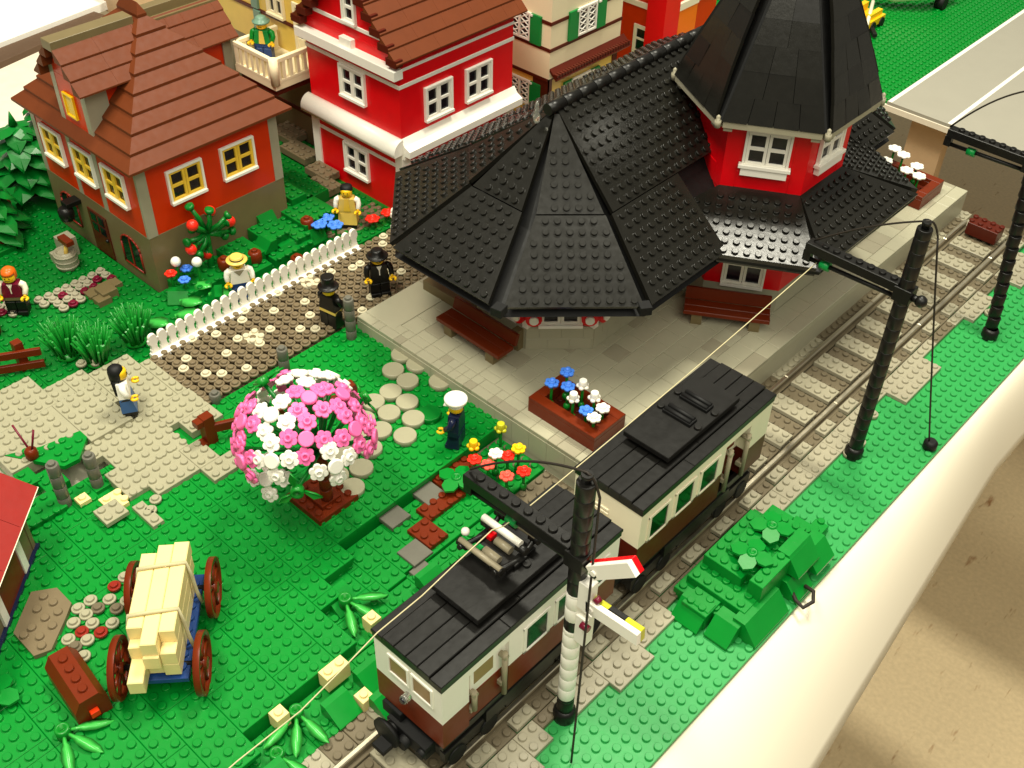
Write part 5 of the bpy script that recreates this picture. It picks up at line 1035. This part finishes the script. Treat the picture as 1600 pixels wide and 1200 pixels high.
# brown wooden fence and wheel at the left edge
t = thing('rail_fence', 'reddish brown wooden fence with two rails at the left edge', 'fence', (-66, -8.5, 1.4))
for x, y in ((-64.6, -8.2), (-67.4, -13.0)): MB().box(x - .4, y - .4, 1.4, x + .4, y + .4, 4.6).build('post', rbrown, t)
for z in (2.2, 3.6): MB().frame((-63.6, -6.6, z), nrm((-2.8, -4.8, 0)), nrm((4.8, -2.8, 0)), UP).box(0, .35, -.35, 9, .7, .35).build('rail', rbrown, t)
m = MB(); n = 24; x, y, z = -72.6, -7.4, 2.4
m.ring([[(x + r_ * math.cos(2 * math.pi * i / n), y + o, z + r_ * math.sin(2 * math.pi * i / n)) for i in range(n)] for r_, o in ((1.9, -.3), (1.9, .3), (1.5, .3), (1.5, -.3), (1.9, -.3))], caps=(False, False))
for k in range(6): a = math.pi * k / 3; m.tube([(x, y, z), (x + 1.6 * math.cos(a), y, z + 1.6 * math.sin(a))], .13, 6)
tag(m.build('cart_wheel', rbrown), 'reddish brown spoked wheel at the left edge above the wooden fence', 'wheel')
# dark pines on the left
def leafy(x, y, z, h, r, label, sd):
    rp = random.Random(sd); t = thing('leafy_tree', label, 'tree', (x, y, z), 0, 'leafy trees at the left edge', local=True); MB().lathe(0, 0, [(.7, 0), (.5, h * .7)], 10).build('trunk', rbrown, t); m = MB(); K = 5
    for k in range(K):
        zz = h * (.15 + .75 * k / K); R0 = r * (1 - k / K * .6); n = 6 + rp.randint(0, 2)
        for i in range(n):
            a = 2 * math.pi * (i + rp.random() * .5) / n; rr_ = R0 * rp.uniform(.75, 1.1); c, s_ = math.cos(a), math.sin(a); w = .9 + .1 * R0
            m.ring([[(c * q * rr_ - s_ * ww, s_ * q * rr_ + c * ww, zz + .7 - q * q * (1.2 + .8 * math.sin(i * 2.3)) + hh) for ww, hh in ((-w * wf, 0), (0, .25), (w * wf, 0), (0, -.25))] for q, wf in ((.05, .6), (.45, 1.0), (.75, .8), (1.0, .12))], smooth=False)
    m.lathe(0, 0, [(.5, h * .85), (.05, h)], 8); m.build('crown', dgreen, t)
leafy(-86.5, 0.5, 1, 9, 4.6, 'dark green broad-leaved tree nearest the stepped rocks', 4); leafy(-91, 7.5, 1.5, 10, 5, 'dark green broad-leaved tree beside the corner of the timbered house', 5); leafy(-97, 14, 1, 9, 5, 'dark green broad-leaved tree at the back by the white board', 6)
leafy(-93, -6, 1, 8, 4.5, 'dark green broad-leaved tree cut by the left edge', 9)
# ---------------------------------------------------------------- far table: yellow cart and white aircraft
t = thing('yellow_vehicle', 'small yellow wheeled vehicle parked on the far green baseplate', 'vehicle', (-50, 119, 0))
m = MB(); m.box(-52, 116.5, .6, -48, 121, 1.6); m.box(-51.6, 117, 1.6, -50.8, 120.5, 2.8); m.box(-49.2, 117, 1.6, -48.4, 120.5, 2.4); m.build('body', yellow, t)
for x in (-51.9, -48.1):
    for y in (117.4, 120): MB().tube([(x - .3, y, .7), (x + .3, y, .7)], .7, 14).build('wheel', soot, t)
MB().at(-47.4, 116.4, .4, .7).box(-.3, -1.8, 0, .3, 1.8, .5).build('tow_bar', soot, t)
t = thing('toy_aircraft', 'white toy aircraft on thin legs standing on the far green baseplate', 'aircraft', (-48, 124, 0))
m = MB(); m.tube([(-53, 125, 3.4), (-50, 127, 2.6), (-46.4, 130, 3.2), (-44, 136, 3.4)], [1.2, 1.5, 1.5, 1.0], 12); m.build('fuselage', cream, t)
m = MB(); m.tube([(-46.8, 112.6, .3), (-50, 120, 3.2)], .28, 8); m.build('leg', cream, t)
m = MB(); m.tube([(-45.4, 132.6, 1), (-44.0, 132.6, 1)], 1.0, 14); m.mi = 1; m.tube([(-44.8, 132.6, 1), (-44.8, 133, 3)], .2, 8); m.build('wheel', [soot, cream], t)
